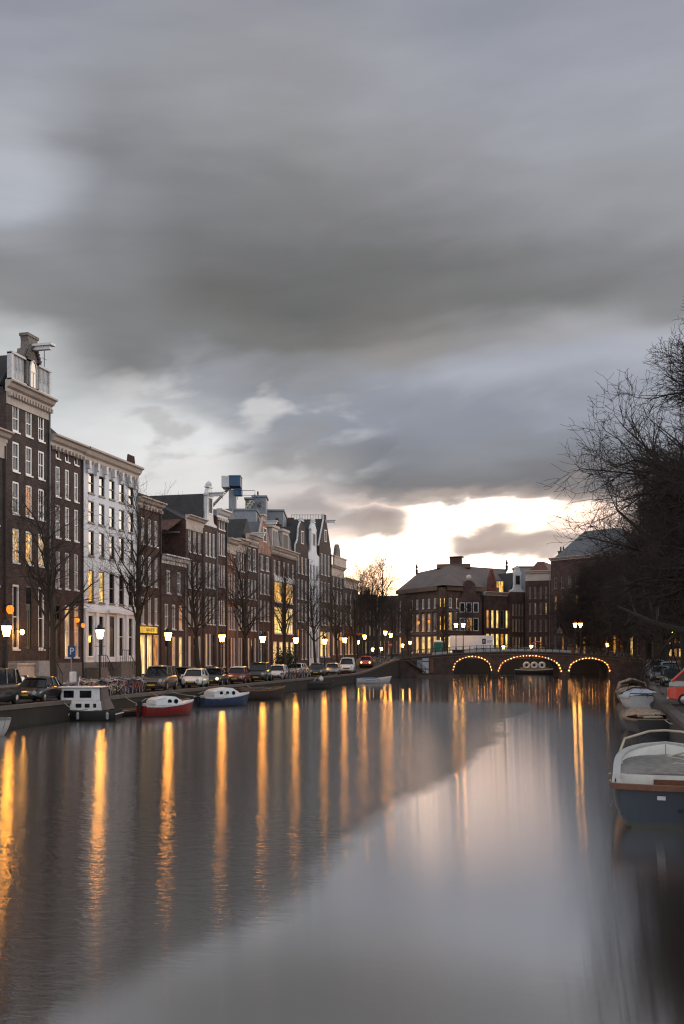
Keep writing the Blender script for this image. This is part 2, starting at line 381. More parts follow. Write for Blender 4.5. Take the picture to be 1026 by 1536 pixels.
def dup(root, loc=None, rz=None, label=None, group=None, scale=None):
    r = root.copy(); COL.objects.link(r)
    if loc is not None: r.location = loc
    if rz is not None: r.rotation_euler = (0, 0, rz)
    if scale: r.scale = (scale,) * 3
    if label: r['label'] = label
    if group: r['group'] = group
    for ch in list(root.children):
        c = ch.copy(); COL.objects.link(c); c.parent = r
        for g in list(ch.children):
            d = g.copy(); COL.objects.link(d); d.parent = c
    return r


def text_mesh(name, body, size, m, parent, M, extrude=.004):
    cu = bpy.data.curves.new(name, 'FONT'); cu.body = body; cu.size = size; cu.extrude = extrude; cu.align_x = 'CENTER'; cu.align_y = 'CENTER'
    t = bpy.data.objects.new(name, cu); COL.objects.link(t)
    bpy.context.view_layer.update()
    me = bpy.data.meshes.new_from_object(t.evaluated_get(bpy.context.evaluated_depsgraph_get()))
    bpy.data.objects.remove(t)
    me.name = name; me.materials.clear(); me.materials.append(m)
    o = bpy.data.objects.new(name, me); COL.objects.link(o); o.parent = parent; o.matrix_local = M
    return o

# ------------------------------------------------------------------ ground and water
X_QL, X_FL = -29.0, -38.5          # left quay edge, left house fronts
def sstep(a, b, t):
    t = min(1, max(0, (t - a) / (b - a))); return t * t * (3 - 2 * t)
def gz(y): return 1.10 + 1.55 * sstep(118, 148, y)      # the left street climbs to the bridge
def x_qr(y): return 3.15 + 2.9 * sstep(50, 150, y)      # right quay edge
Y_END = 176.0


def build_ground():
    g = MB()
    ys = [-60, 0, 20, 30, 40, 50, 55, 60, 65, 70, 75, 80, 85, 90, 95, 100, 105, 110, 118, 122, 126, 130, 134, 138, 142, 145, 148, 152, 160, Y_END]
    xl = [-2500, -300, -90, -50, -38.5, -34, X_QL - .42]
    g.grid([[(x, y, gz(y)) for x in xl] for y in ys])
    g.grid([[(x_qr(y) + .42, y, gz(y)) , (15, y, gz(y)), (60, y, gz(y)), (300, y, gz(y)), (2500, y, gz(y))] for y in ys])
    g.grid([[(x, y, 2.65) for x in (-2500, -300, -50, X_QL - .42, -15, 0, x_qr(Y_END) + .42, 60, 300, 2500)] for y in (Y_END, 260, 500, 1200, 3500)])
    g.grid([[(x, y, 1.1) for x in (-2500, -100, 0, 100, 2500)] for y in (-1500, -400, -60)])
    tag(g.build('ground', mat('brick_paving', (.042, .034, .031), .8, .35, 9, bump=.3)), kind='structure')
build_ground()


def build_water():
    m, nt, b = new_mat('canal_water'); N = nt.nodes; L = nt.links
    N.remove(b)
    tc = N.new('ShaderNodeTexCoord'); sp = N.new('ShaderNodeSeparateXYZ'); L.new(tc.outputs['Object'], sp.inputs[0])
    def mth(op, a, b_=None):
        n = N.new('ShaderNodeMath'); n.operation = op
        for i, v in enumerate((a, b_)):
            if v is None: continue
            if isinstance(v, (int, float)): n.inputs[i].default_value = v
            else: L.new(v, n.inputs[i])
        return n.outputs[0]
    def sm(v, a, c):
        n = N.new('ShaderNodeMapRange'); n.interpolation_type = 'SMOOTHSTEP'; L.new(v, n.inputs[0]); n.inputs[1].default_value = a; n.inputs[2].default_value = c
        return n.outputs[0]
    def noise(scale, sc=(1, 1, 1), det=3, rz=0):
        mp = N.new('ShaderNodeMapping'); mp.inputs['Scale'].default_value = sc; mp.inputs['Rotation'].default_value = (0, 0, rz); L.new(tc.outputs['Object'], mp.inputs[0])
        n = N.new('ShaderNodeTexNoise'); n.inputs['Scale'].default_value = scale; n.inputs['Detail'].default_value = det; L.new(mp.outputs[0], n.inputs['Vector'])
        return n.outputs[0]
    # the breeze ruffles the middle of the canal; lee of both quays and of the bridge stays smooth
    edge = mth('MULTIPLY', mth('SUBTRACT', noise(.12, (1, .4, 1), 4), .5), 6.0)
    xw = mth('ADD', sp.outputs[0], edge)
    yw = mth('ADD', sp.outputs[1], mth('MULTIPLY', edge, 1.0))
    rf = mth('MULTIPLY', sm(xw, -23.5, -19.5), mth('SUBTRACT', 1.0, sm(xw, -5.4, -4.5)))
    rf = mth('MULTIPLY', rf, mth('SUBTRACT', 1.0, sm(yw, 72, 84)))
    rf = mth('MULTIPLY', rf, mth('ADD', .4, mth('MULTIPLY', sm(yw, 8, 18), .6)))
    lane = mth('MULTIPLY', mth('MULTIPLY', sm(yw, 11, 23), mth('SUBTRACT', 1.0, sm(yw, 56, 82))), mth('SUBTRACT', 1.0, rf))
    rough = mth('ADD', mth('ADD', .062, mth('MULTIPLY', lane, .042)), mth('MULTIPLY', rf, .048))
    # small wind ripples, crests across the view
    rip = mth('ADD', mth('MULTIPLY', noise(3.4, (.6, 1.3, 1), 4, -.25), 1.0), mth('MULTIPLY', noise(9, (.6, 1.4, 1), 2, -.25), .35))
    bp = N.new('ShaderNodeBump'); bp.inputs['Distance'].default_value = .05; L.new(rip, bp.inputs['Height'])
    L.new(mth('ADD', .008, mth('MULTIPLY', rf, .24)), bp.inputs['Strength'])
    tg = N.new('ShaderNodeTangent'); tg.direction_type = 'UV_MAP'; tg.uv_map = 'flow'
    gl = N.new('ShaderNodeBsdfAnisotropic'); gl.distribution = 'GGX'; gl.inputs['Color'].default_value = (.93, .92, .92, 1)
    L.new(rough, gl.inputs['Roughness']); gl.inputs['Anisotropy'].default_value = .76; L.new(tg.outputs[0], gl.inputs['Tangent']); L.new(bp.outputs[0], gl.inputs['Normal'])
    df = N.new('ShaderNodeBsdfDiffuse'); df.inputs['Color'].default_value = (.030, .019, .012, 1)
    fr = N.new('ShaderNodeFresnel'); fr.inputs['IOR'].default_value = 2.4; L.new(bp.outputs[0], fr.inputs['Normal'])
    fac = mth('MINIMUM', mth('ADD', mth('MULTIPLY', fr.outputs[0], mth('SUBTRACT', .95, mth('MULTIPLY', rf, .2))), mth('ADD', .08, mth('MULTIPLY', sm(xw, -5.4, -4.5), .42))), 1.0)
    mx = N.new('ShaderNodeMixShader'); L.new(fac, mx.inputs[0]); L.new(df.outputs[0], mx.inputs[1]); L.new(gl.outputs[0], mx.inputs[2])
    L.new(mx.outputs[0], N['Material Output'].inputs['Surface'])
    g = MB()
    ys = [-60, -10, 5, 15, 30, 50, 80, 120, 150, Y_END]
    g.grid([[(x, y, 0) for x in (X_QL - .3, -20, -10, 0, x_qr(y) + .3)] for y in ys])
    o = tag(g.build('canal_water', m), kind='structure'); o.name = 'water'
    uv = o.data.uv_layers.new(name='flow')
    for l in o.data.loops:
        c = o.data.vertices[l.vertex_index].co
        # u runs along the ripple crests (wind blows up the canal), the smoother direction of the water
        uv.data[l.index].uv = ((c.x * math.cos(WIND) + c.y * math.sin(WIND)) * .02, (c.y * math.cos(WIND) - c.x * math.sin(WIND)) * .02)
    return o
WIND = R(22)
build_water()


def build_quays():
    wall = hull_paint('quay_brick', (.034, .026, .02), (.010, .016, .006), .85)
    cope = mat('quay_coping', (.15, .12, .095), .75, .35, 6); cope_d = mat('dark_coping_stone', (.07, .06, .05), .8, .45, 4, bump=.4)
    ys = [-60, 0, 40, 60, 80, 100, 118, 122, 126, 130, 134, 138, 142, 146, 152, 160, Y_END]
    def strip(xf, off, z0, z1, yy):
        rows = []
        for y in yy:
            x = xf(y); rows.append([(x, y, z0(y)), (x, y, z1(y)), (x + off, y, z1(y)), (x + off, y, z0(y))])
        return MB().grid(rows, closed=True).add(rows[0], [(0, 1, 2, 3)]).add(rows[-1], [(3, 2, 1, 0)])
    lw = strip(lambda y: X_QL, -.6, lambda y: -.8, lambda y: gz(y) - .10, ys).build('quay_wall', wall)
    tag(lw, 'long dark brick quay wall under the left street', 'quay wall')
    strip(lambda y: X_QL + .06, -.48, lambda y: gz(y) - .097, lambda y: gz(y) + .11, ys).build('coping', cope, lw)
    ys2 = [-60, 0, 20, 30, 40, 50, 55, 60, 65, 70, 75, 80, 85, 90, 95, 100, 105, 110, 118, 122, 126, 130, 134, 138, 142, 145, 148, 152, 160, Y_END]
    rw = strip(x_qr, .6, lambda y: -.8, lambda y: gz(y) - .10, ys2).build('quay_wall', wall)
    tag(rw, 'dark brick quay wall behind the boats on the right bank', 'quay wall')
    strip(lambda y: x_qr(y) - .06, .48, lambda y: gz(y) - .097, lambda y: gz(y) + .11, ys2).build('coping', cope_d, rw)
    bw = MB().box(X_QL - .3, 12, Y_END, Y_END + .6, -.8, 2.6).build('quay_wall', wall)
    tag(bw, 'far brick quay wall seen through the bridge arches', 'quay wall')
    MB().box(X_QL - .3, 12, Y_END - .06, Y_END + .5, 2.603, 2.8).build('coping', cope, bw)
build_quays()
# ------------------------------------------------------------------ houses
def wall_mesh(w, H, openings, depth, rev=.18, back=True):
    """Front at y = 0 with real openings and reveals, plus sides, back and top."""
    xs = sorted({0.0, w} | {round(v, 4) for o in openings for v in o[:2]}); zs = sorted({0.0, H} | {round(v, 4) for o in openings for v in o[2:4]})
    b = MB()
    for i in range(len(xs) - 1):
        for j in range(len(zs) - 1):
            cx, cz = (xs[i] + xs[i + 1]) / 2, (zs[j] + zs[j + 1]) / 2
            if any(o[0] < cx < o[1] and o[2] < cz < o[3] for o in openings): continue
            b.add([(xs[i], 0, zs[j]), (xs[i + 1], 0, zs[j]), (xs[i + 1], 0, zs[j + 1]), (xs[i], 0, zs[j + 1])], [(0, 1, 2, 3)])
    for x0, x1, z0, z1 in [o[:4] for o in openings]:
        b.add([(x0, 0, z0), (x1, 0, z0), (x1, 0, z1), (x0, 0, z1), (x0, rev, z0), (x1, rev, z0), (x1, rev, z1), (x0, rev, z1)],
              [(0, 4, 5, 1), (1, 5, 6, 2), (2, 6, 7, 3), (3, 7, 4, 0)])
    b.add([(0, 0, 0), (w, 0, 0), (w, depth, 0), (0, depth, 0), (0, 0, H), (w, 0, H), (w, depth, H), (0, depth, H)], [(0, 4, 7, 3), (1, 2, 6, 5), (2, 3, 7, 6), (4, 5, 6, 7)])
    return b


def window(parent, x0, x1, z0, z1, pane_m, frame_m=M_FRAME, fw=.10, bars=(1, 1), rev=.13, sill=True):
    f = MB()
    y0, y1 = .03, rev
    f.box(x0, x0 + fw, y0, y1, z0, z1).box(x1 - fw, x1, y0, y1, z0, z1)
    f.box(x0 + fw, x1 - fw, y0, y1, z0, z0 + fw).box(x0 + fw, x1 - fw, y0, y1, z1 - fw, z1)
    nx, nz = bars
    t = .045
    for k in range(1, nx + 1):
        c = x0 + (x1 - x0) * k / (nx + 1); f.box(c - t / 2, c + t / 2, y0 + .03, y1 - .01, z0 + fw, z1 - fw)
    for k in range(1, nz + 1):
        c = z0 + (z1 - z0) * k / (nz + 1); f.box(x0 + fw, x1 - fw, y0 + .025, y1 - .015, c - .035, c + .035)
    if sill: f.box(x0 - .06, x1 + .06, -.08, y0 - .003, z0 - .1, z0 - .003)
    o = f.build('window', frame_m, parent)
    MB().box(x0 + fw * .5, x1 - fw * .5, y1 + .005, y1 + .03, z0 + fw * .5, z1 - fw * .5).build('pane', pane_m, o)
    return o


def cornice(parent, w, z, h, m, proj=.55, over=.12, dentils=0, frieze=0.0):
    c = MB()
    prof = [(0, 0), (.12, 0), (.16, .3), (.5, .45), (.7, .75), (1, .85), (1, 1), (0, 1)]
    poly = [(-p * proj, z + q * h) for p, q in prof]
    v = [(x, yy, zz) for x in (-over, w + over) for yy, zz in poly]; n = len(poly)
    c.add(v, [tuple(range(n)), tuple(range(2 * n - 1, n - 1, -1))] + [(i, i + n, (i + 1) % n + n, (i + 1) % n) for i in range(n)])
    if frieze: c.box(.003, w - .003, -.06, -.003, z - frieze, z - .003)
    for k in range(dentils):
        x = (k + .5) * w / dentils; c.box(x - .07, x + .07, -proj * .55, -.063 if frieze else -.004, z - .28, z - .006)
    return c.build('cornice', m, parent)


def gable_poly(kind, w, h):
    """Outline (x, z) from the bottom left, z measured from the eaves."""
    c = w / 2
    if kind == 'spout':
        return [(0, 0), (w, 0), (w, .25), (c + .55, h - .7), (c + .5, h), (c - .5, h), (c - .55, h - .7), (0, .25)]
    if kind == 'point':
        return [(0, 0), (w, 0), (w, h * .18), (c + .2, h), (c - .2, h), (0, h * .18)]
    if kind == 'neck':
        L = [(0, 0), (0, .2), (.18 * w, .35), (.25 * w, h * .16), (.27 * w, h * .3), (.28 * w, h * .76), (.24 * w, h * .80), (.30 * w, h * .86), (.37 * w, h * .95), (.44 * w, h)]
    elif kind == 'bell':
        L = [(0, 0), (0, h * .12), (.03 * w, h * .25), (.12 * w, h * .32), (.19 * w, h * .42), (.23 * w, h * .58), (.25 * w, h * .75), (.31 * w, h * .86), (.40 * w, h * .96), (.47 * w, h)]
    elif kind == 'step':
        L = []; n = 5
        for k in range(n): L += [(c * k / n * .85, h * k / n), (c * k / n * .85, h * (k + 1) / n)]
    else:
        L = [(0, 0), (0, h)]
    return L + [(w - x, z) for x, z in reversed(L)]


ALL_HOUSES = []
RLIT = random.Random(77)
def house(label, y0, y1, H, wall_m, rows, n=3, wf=.55, gable=None, gh=4.0, gm=None, trim=M_CREAM, roof=M_ROOF, ridge=None, bars=(1, 1), cor=None, frieze=0.0, dent=0,
          frame=M_FRAME, depth=11.0, beam=False, door=None, chimneys=(), M=None, margin=.35, roofkind=None, name='canal_house', cat='canal house', base_z=None, fw=.10, pane=None, plinth=None, drain=True):
    """One house. rows = (z0, z1, {column: material}, options) from the street up; front along local x, facing -y."""
    w = y1 - y0 - .015
    root = thing(name, label, cat)
    if M is None:
        root.location = (X_FL, y0, (gz((y0 + y1) / 2) if base_z is None else base_z)); root.rotation_euler = (0, 0, R(90))
    else:
        root.location = M[0]; root.rotation_euler = (0, 0, M[1])
    ops = []; wins = []
    for row in rows:
        z0, z1, litd = row[:3]; op = row[3] if len(row) > 3 else {}
        if op.get('ground') and M is None and y0 > 80: litd = {**{q: RLIT.choice((M_LITO, M_LITO, M_LIT)) for q in range(op.get('n', n)) if RLIT.random() < .25}, **litd}  # extra glowing panes added at random to brighten the street
        nn = op.get('n', n); f = op.get('wf', wf); cell = (w - 2 * margin) / nn
        for k in range(nn):
            x0 = margin + cell * (k + .5 - f / 2); x1 = margin + cell * (k + .5 + f / 2)
            zz0 = z0
            isdoor = door is not None and op.get('ground') and k in (door if isinstance(door, (tuple, list)) else (door,))
            ops.append((x0, x1, zz0, z1)); wins.append((x0, x1, zz0, z1, litd.get(k, litd.get('all')), isdoor, op))
    wl = wall_mesh(w, H, ops, depth).build('wall', wall_m, root)
    for x0, x1, z0, z1, pm, isdoor, op in wins:
        if isdoor:
            d = MB().box(x0 + .08, x1 - .08, .08, .14, z0, z0 + (z1 - z0) * .72)
            d.box(x0, x0 + .08, .03, .16, z0, z1).box(x1 - .08, x1, .03, .16, z0, z1).box(x0 + .08, x1 - .08, .03, .16, z1 - .1, z1)
            d.box(x0 + .2, (x0 + x1) / 2 - .06, .06, .077, z0 + .25, z0 + (z1 - z0) * .62).box((x0 + x1) / 2 + .06, x1 - .2, .06, .077, z0 + .25, z0 + (z1 - z0) * .62)
            dd = d.build('door', op.get('doorm', M_DARKW), root)
            MB().box(x0 + .06, x1 - .06, .1, .13, z0 + (z1 - z0) * .74, z1 - .08).build('pane', pm or pane or M_GLASS, dd)
        else:
            window(root, x0, x1, z0, z1, pm or pane or M_GLASS, op.get('frame', frame), fw=op.get('fw', fw), bars=op.get('bars', bars))
    if plinth:
        MB().box(-.0, w, -.05, -.003, 0, plinth).build('plinth', M_STONE, root)
    if cor: cornice(root, w, H - cor * .15, cor, trim, dentils=dent, frieze=frieze, proj=.6)
    c = w / 2
    top = H
    if gable:
        poly = [(x, H + .002 + z) for x, z in gable_poly(gable, w, gh)]
        ops2 = None
        g = MB().prism(poly, .0, .38).build('gable', gm or wall_m, root)
        # capping stones follow the outline
        t = MB()
        out = poly[1:-0] if gable in ('spout', 'point') else poly
        pl = [(x, z) for x, z in (poly[2:] if gable in ('spout', 'point') else poly)]
        for (xa, za), (xb, zb) in zip(pl, pl[1:]):
            d = math.hypot(xb - xa, zb - za)
            if d < .02: continue
            t.tube([(xa, .17, za), (xb, .17, zb)], .13, 6)
        t.box(c - .55, c + .55, -.08, .42, H + gh, H + gh + .16)
        if gable in ('neck', 'bell'): t.lathe([(.3, H + gh + .16), (.34, H + gh + .4), (.2, H + gh + .6), (.02, H + gh + .72)], 10, (c, .17, 0))
        t.build('gable_coping', trim, g)
        zc = H + gh * (.34 if gable != 'spout' else .25); wd = min(.5, w * .12)
        f = MB().box(c - wd - .1, c + wd + .1, -.05, -.004, zc - .12, zc).box(c - wd - .1, c - wd, -.05, -.004, zc, zc + 1.5).box(c + wd, c + wd + .1, -.05, -.004, zc, zc + 1.5).box(c - wd - .1, c + wd + .1, -.05, -.004, zc + 1.5, zc + 1.62)
        fo = f.build('attic_window', frame, root); MB().box(c - wd, c + wd, -.025, -.004, zc, zc + 1.5).build('pane', pane or M_GLASS, fo)
        rh = gh * (.86 if gable != 'spout' else .9)
        r = MB()
        pr = [(.02, H + .01), (w - .02, H + .01), (c, H + rh)]
        r.prism(pr, .39, depth)
        ro = r.build('roof', roof, root)
        top = H + rh
    else:
        rh = ridge or 2.2
        r = MB()
        if roofkind == 'hip':
            a = min(w, depth) * .38
            r.add([(0, .1, H + .02), (w, .1, H + .02), (w, depth, H + .02), (0, depth, H + .02), (a, a + .1, H + rh), (w - a, a + .1, H + rh), (w - a, depth - a, H + rh), (a, depth - a, H + rh)],
                  [(0, 1, 5, 4), (1, 2, 6, 5), (2, 3, 7, 6), (3, 0, 4, 7), (4, 5, 6, 7), (3, 2, 1, 0)])
        elif roofkind == 'flat':
            r.box(.1, w - .1, .3, depth - .1, H + .005, H + .25)
        elif roofkind == 'mansard':
            r.prism([(0, 0)] * 0 or [(.02, H + .01), (w - .02, H + .01), (w - .02, H + .02), (w - .02, H + rh * .92), (w - .4, H + rh), (.4, H + rh), (.02, H + rh * .92)], .9, depth)
            r.add([(.02, .25, H + .011), (w - .02, .25, H + .011), (w - .02, .897, H + rh * .9), (.02, .897, H + rh * .9), (.02, .897, H + .011), (w - .02, .897, H + .011)], [(0, 1, 2, 3), (0, 3, 4), (1, 5, 2)])
        elif roofkind == 'across':       # ridge parallel with the front
            v = [(0, .1, H + .02), (0, depth, H + .02), (0, depth * .45, H + rh)]
            r.add(v + [(w, y, z) for _, y, z in v], [(0, 2, 1), (3, 4, 5), (0, 3, 5, 2), (2, 5, 4, 1), (0, 1, 4, 3)])
        else:
            r.prism([(.02, H + .01), (w - .02, H + .01), (c, H + rh)], .6, depth)
            r.add([(.02, .58, H + .012), (w - .02, .58, H + .012), (c, .6, H + rh)], [(0, 1, 2)])
        ro = r.build('roof', roof, root)
        top = H + rh
    for (fx, fy, ch, cw) in chimneys:
        cb = MB().box(w * fx - cw / 2, w * fx + cw / 2, fy, fy + .8, H, top + ch).box(w * fx - cw / 2 - .08, w * fx + cw / 2 + .08, fy - .08, fy + .88, top + ch + .003, top + ch + .15)
        for q in range(max(1, int(cw / .45))):
            xx = w * fx - cw / 2 + (q + .5) * cw / max(1, int(cw / .45)); cb.lathe([(.13, top + ch + .15), (.16, top + ch + .6), (.11, top + ch + .95)], 8, (xx, fy + .4, 0))
        cb.build('chimney', mat('chimney_brick', (.09, .045, .035), .85, .4, 6), ro)
    if beam:
        z = H + (gh * .78 if gable else .6)
        bm = MB().box(c - .16, c + .16, -1.5, -.01, z, z + .28).box(c - .28, c + .28, -1.6, -.01, z + .283, z + .38)
        bm.tube([(c, -1.35, z), (c, -1.35, z - .35)], .04, 6)
        bm.build('hoist_beam', trim if beam == 'trim' else M_FRAME, root)
    if drain and H > 8:
        MB().tube([(w - .16, -.09, .3), (w - .16, -.09, H - .35)], .055, 6).build('drainpipe', M_ZINC if len(ALL_HOUSES) % 2 else M_IRON, root)
    ALL_HOUSES.append(root)
    return root


def stoop(parent, x, zt, wd=2.2, n=6, side=1, m=M_STONE):
    """Stone steps running along the front up to a landing, with iron railings."""
    s = MB(); pr = 1.2
    s.box(x - .7, x + .7, -pr, -.055, 0, zt)
    for k in range(n):
        xa = x + side * (.7 + k * .3); s.box(min(xa, xa + side * .3), max(xa, xa + side * .3), -pr, -.055, 0, zt * (1 - (k + 1) / (n + 1)))
    o = s.build('stoop', m, parent)
    r = MB()
    pts = [(x - side * .7, -pr + .06, zt + .95), (x + side * .7, -pr + .06, zt + .95), (x + side * (.7 + n * .3), -pr + .06, .95 + zt / (n + 1))]
    r.tube(pts, .03, 5)
    for q in range(10):
        u = q / 9; xx = pts[0][0] + (pts[2][0] - pts[0][0]) * u; f = (abs(xx - pts[0][0]) - 1.4) / (n * .3); zz = zt if f <= 0 else zt - (zt - zt / (n + 1)) * f
        r.tube([(xx, -pr + .06, zz), (xx, -pr + .06, zz + .95)], .018, 4)
    r.build('railing', M_IRON, o)
    return o


BR_D = brick('dark_brown_brick', (.055, .034, .028)); BR_R = brick('red_brown_brick', (.068, .030, .022)); BR_P = brick('purple_brown_brick', (.058, .030, .026))
BR_O = brick('orange_brick', (.19, .085, .045)); BR_K = brick('black_brown_brick', (.034, .023, .019)); BR_S = brick('salmon_brick', (.34, .19, .13))
M_LIMEW = mat('white_plaster', (.76, .78, .82), .65, .14, 3, tint=(.4, .38, .37), streak=True)
L_, W_, O_ = M_LIT, M_LITW, M_LITO


def left_row():
    # lowest neighbour at the picture's edge
    h0 = house('dark brick house with a pale cornice, leftmost of the row along the quay', 52.6, 58.85, 16.9, BR_K,
          [(1.4, 5.6, {}, dict(ground=1)), (7.2, 10, {}), (11.2, 13.4, {})], 3, cor=.7, frieze=1.1, door=1, roofkind='flat', plinth=1.2)
    # tall brown house with the ornate attic
    h1 = house('tall brown brick house with a white balustrade and ornate sculpted gable on top', 58.9, 64.4, 20.4, BR_D,
          [(3.0, 7.4, {}, dict(ground=1, bars=(0, 1), wf=.5)), (8.9, 11.2, {0: L_, 1: L_, 2: L_}, dict(bars=(1, 2))), (12.2, 14.4, {1: O_}), (15.1, 17.1, {}), (17.8, 19.6, {})], 3, wf=.5,
          cor=.75, frieze=.8, dent=16, roofkind='flat', door=1, plinth=2.2, fw=.13)
    c = (64.4 - 58.9) / 2
    b = MB().box(.25, .5, -.25, .1, 21.05, 23.0).box(5.0, 5.25, -.25, .1, 21.05, 23.0).box(.25, 5.25, -.3, .12, 22.9, 23.05).box(.25, 5.25, -.3, .12, 21.03, 21.25)
    for k in range(26):
        x = .6 + k * .176
        if abs(x - c) > .75: b.lathe([(.05, 21.25), (.075, 21.6), (.04, 22.0), (.06, 22.9)], 6, (x, -.1, 0))
    b.build('balustrade', M_WHITE, h1)
    g = MB().prism([(c - .75, 21.1), (c + .75, 21.1), (c + .8, 23.0), (c + 1.15, 23.1), (c + .95, 23.5), (c + .6, 23.7), (c + .55, 24.3), (c + .62, 24.65), (c - .62, 24.65), (c - .55, 24.3), (c - .6, 23.7), (c - .95, 23.7), (c - 1.15, 23.1), (c - .8, 23.0)], -.3, .3)
    for i in range(14):
        a = i / 13 * PI; g.lathe([(.01, -.16), (.15, -.05), (.15, .05), (.01, .16)], 6, (c - .78 + .0 + 1.56 * (i / 13), -.36, 23.2 + .9 * math.sin(a)), axis='z')
    g.box(c - .7, c + .7, -.36, .34, 24.653, 24.85)
    go = g.build('ornate_gable', mat('weathered_stone', (.2, .17, .145), .85, .5, 5, bump=.6), h1)
    MB().prism([(c - .36, 21.2), (c + .36, 21.2), (c + .36, 22.5), (c + .25, 22.85), (c, 23.0), (c - .25, 22.85), (c - .36, 22.5)], -.345, -.303).build('attic_window', M_GLASS, go)
    fr = MB()
    pts = [(c - .4, 21.2), (c - .4, 22.5), (c - .28, 22.9), (c, 23.06), (c + .28, 22.9), (c + .4, 22.5), (c + .4, 21.2)]
    fr.tube([(x, -.35, z) for x, z in pts], .06, 6).box(c - .36, c + .36, -.37, -.347, 22.2, 22.28).box(c - .03, c + .03, -.37, -.347, 21.2, 22.2); fr.build('window_frame', M_FRAME, go)
    MB().box(c - .16, c + .16, -1.7, -.38, 23.75, 24.0).box(c - .3, c + .3, -1.9, -.38, 24.003, 24.15).build('hoist_beam', M_FRAME, h1)
    MB().box(.2, .9, 1.5, 2.2, 20.7, 24.4).box(.12, .98, 1.42, 2.28, 24.403, 24.6).lathe([(.14, 24.6), (.16, 25.2)], 8, (.55, 1.85, 0)).build('chimney', BR_K, h1)
    MB().prism([(.1, 20.8), (5.3, 20.8), (3.4, 23.4), (2.1, 23.4)], .6, 10.5).build('attic_roof', M_ROOF, h1)
    st = stoop(h1, c, 2.2, side=1, m=mat('grey_painted_stone', (.3, .31, .33), .7, .3, 5)); MB().box(-.1, 2.0, -.9, -.055, 0, 1.9).box(-.16, 2.06, -.96, -.055, 1.903, 2.05).build('basement_porch', M_CREAM, h1)
    MB().tube([(5.38, .4, 20.5), (5.38, .4, 24.6)], .03, 5).tube([(5.1, .4, 24.0), (5.7, .4, 24.0)], .02, 4).build('aerial', M_IRON, h1)
    # brown house with white attic frieze
    house('narrow brown house with white bracketed frieze between tall and white houses', 64.45, 69.15, 17.9, BR_P,
          [(2.4, 6.3, {1: L_, 2: O_}, dict(ground=1, wf=.52)), (7.5, 10.2, {}), (11.2, 13.6, {}), (14.2, 16.4, {}), (17.0, 17.75, {}, dict(bars=(0, 0), fw=.06, wf=.42))], 3, wf=.46,
          cor=.8, frieze=.0, dent=9, roofkind='hip', ridge=2.0, door=0, plinth=2.0, chimneys=[(.9, 4, .4, .9)])
    # white house
    h3 = house('white plastered five-window house with a heavy bracketed cornice', 69.2, 78.45, 17.8, M_LIMEW,
          [(2.4, 5.7, {}, dict(ground=1, bars=(0, 1), wf=.5, frame=M_FRAME)), (6.7, 9.2, {0: L_, 1: W_}, dict(wf=.52)), (10.3, 12.3, {}, dict(wf=.52)), (12.9, 14.6, {}, dict(wf=.54)), (15.2, 16.8, {}, dict(wf=.54))], 5,
          cor=.95, frieze=.0, dent=13, roofkind='hip', ridge=1.2, trim=M_CREAM, frame=mat('dark_sash', (.13, .12, .11), .5, .2, 4), door=2, plinth=2.0, chimneys=[(.12, 3.5, .5, 1.0), (.92, 3.0, .2, .8)], bars=(0, 1), fw=.08)
    w3 = 78.45 - 69.2
    p = MB()
    for k in range(6):
        x = .35 + (w3 - .7) * k / 5; p.box(x - .22, x + .22, -.12, -.003, 2.0, 5.9)
    p.box(.0, w3 - .02, -.16, -.003, 5.903, 6.15); p.box(w3 / 2 - 1.1, w3 / 2 + 1.1, -.4, -.163, 5.95, 6.2)
    p.build('pilasters', M_LIMEW, h3)
    for k in range(7):
        x = .5 + (w3 - 1.0) * k / 6; MB().box(x - .16, x + .16, -.34, -.003, 17.0, 17.62).box(x - .12, x + .12, -.2, -.003, 16.98 - .3, 16.997).build('bracket', M_WHITE, h3)
    stoop(h3, w3 / 2, 2.0, side=1); stoop(h3, .9, 1.6, n=4, side=1)
    # brown house with the shop
    h4 = house('brown brick house beside the white one with a brightly lit shop at street level', 78.5, 83.2, 15.6, BR_R,
          [(.7, 4.3, {0: W_, 1: W_, 2: O_}, dict(wf=.8, bars=(1, 0))), (5.2, 7.6, {}), (8.6, 11.2, {}), (12.2, 14.5, {})], 3, cor=.7, dent=8, roofkind='across', ridge=1.5, wf=.46)
    sg = MB().box(.4, 3.4, -.25, -.01, 4.45, 5.0).build('shop_sign', lit('yellow_sign', (1.0, .60, .08), .7, .35), h4)
    text_mesh('lettering', 'BAKKER', .42, mat('sign_letters', (.12, .05, .01), .6, .1), sg, Matrix.Translation((1.9, -.256, 4.72)) @ Matrix.Rotation(R(90), 4, 'X'))
    # low brown house: the blank side of the next one shows above it
    h5 = house('low brown house with a small white cornice below a bare brick side wall', 83.25, 88.7, 11.0, BR_P,
          [(1.0, 4.2, {1: O_, 2: W_}, dict(ground=1)), (4.9, 7.2, {2: O_}), (8.2, 10.3, {}, dict(n=2, wf=.36))], 3, cor=.8, trim=M_WHITE, roofkind='flat', door=0, wf=.5)
    # high one behind it
    h6 = house('red brick house with a long dark tiled ridge and a chimney with four pots', 88.75, 93.1, 15.5, BR_R,
          [(1.2, 4.3, {0: O_}, dict(ground=1)), (5.3, 8.2, {}), (9.0, 11.6, {}), (12.5, 14.8, {})], 3, cor=.55, frieze=.8, trim=M_CREAM, roofkind='across', ridge=3.1, door=1, wf=.5, depth=13)
    w6 = 4.3
    MB().box(.2, .25, 1.0, 12, 15.55, 15.6).box(-.15, -.01, .6, 9, 14.2, 14.4).build('gutter', M_ZINC, h6)
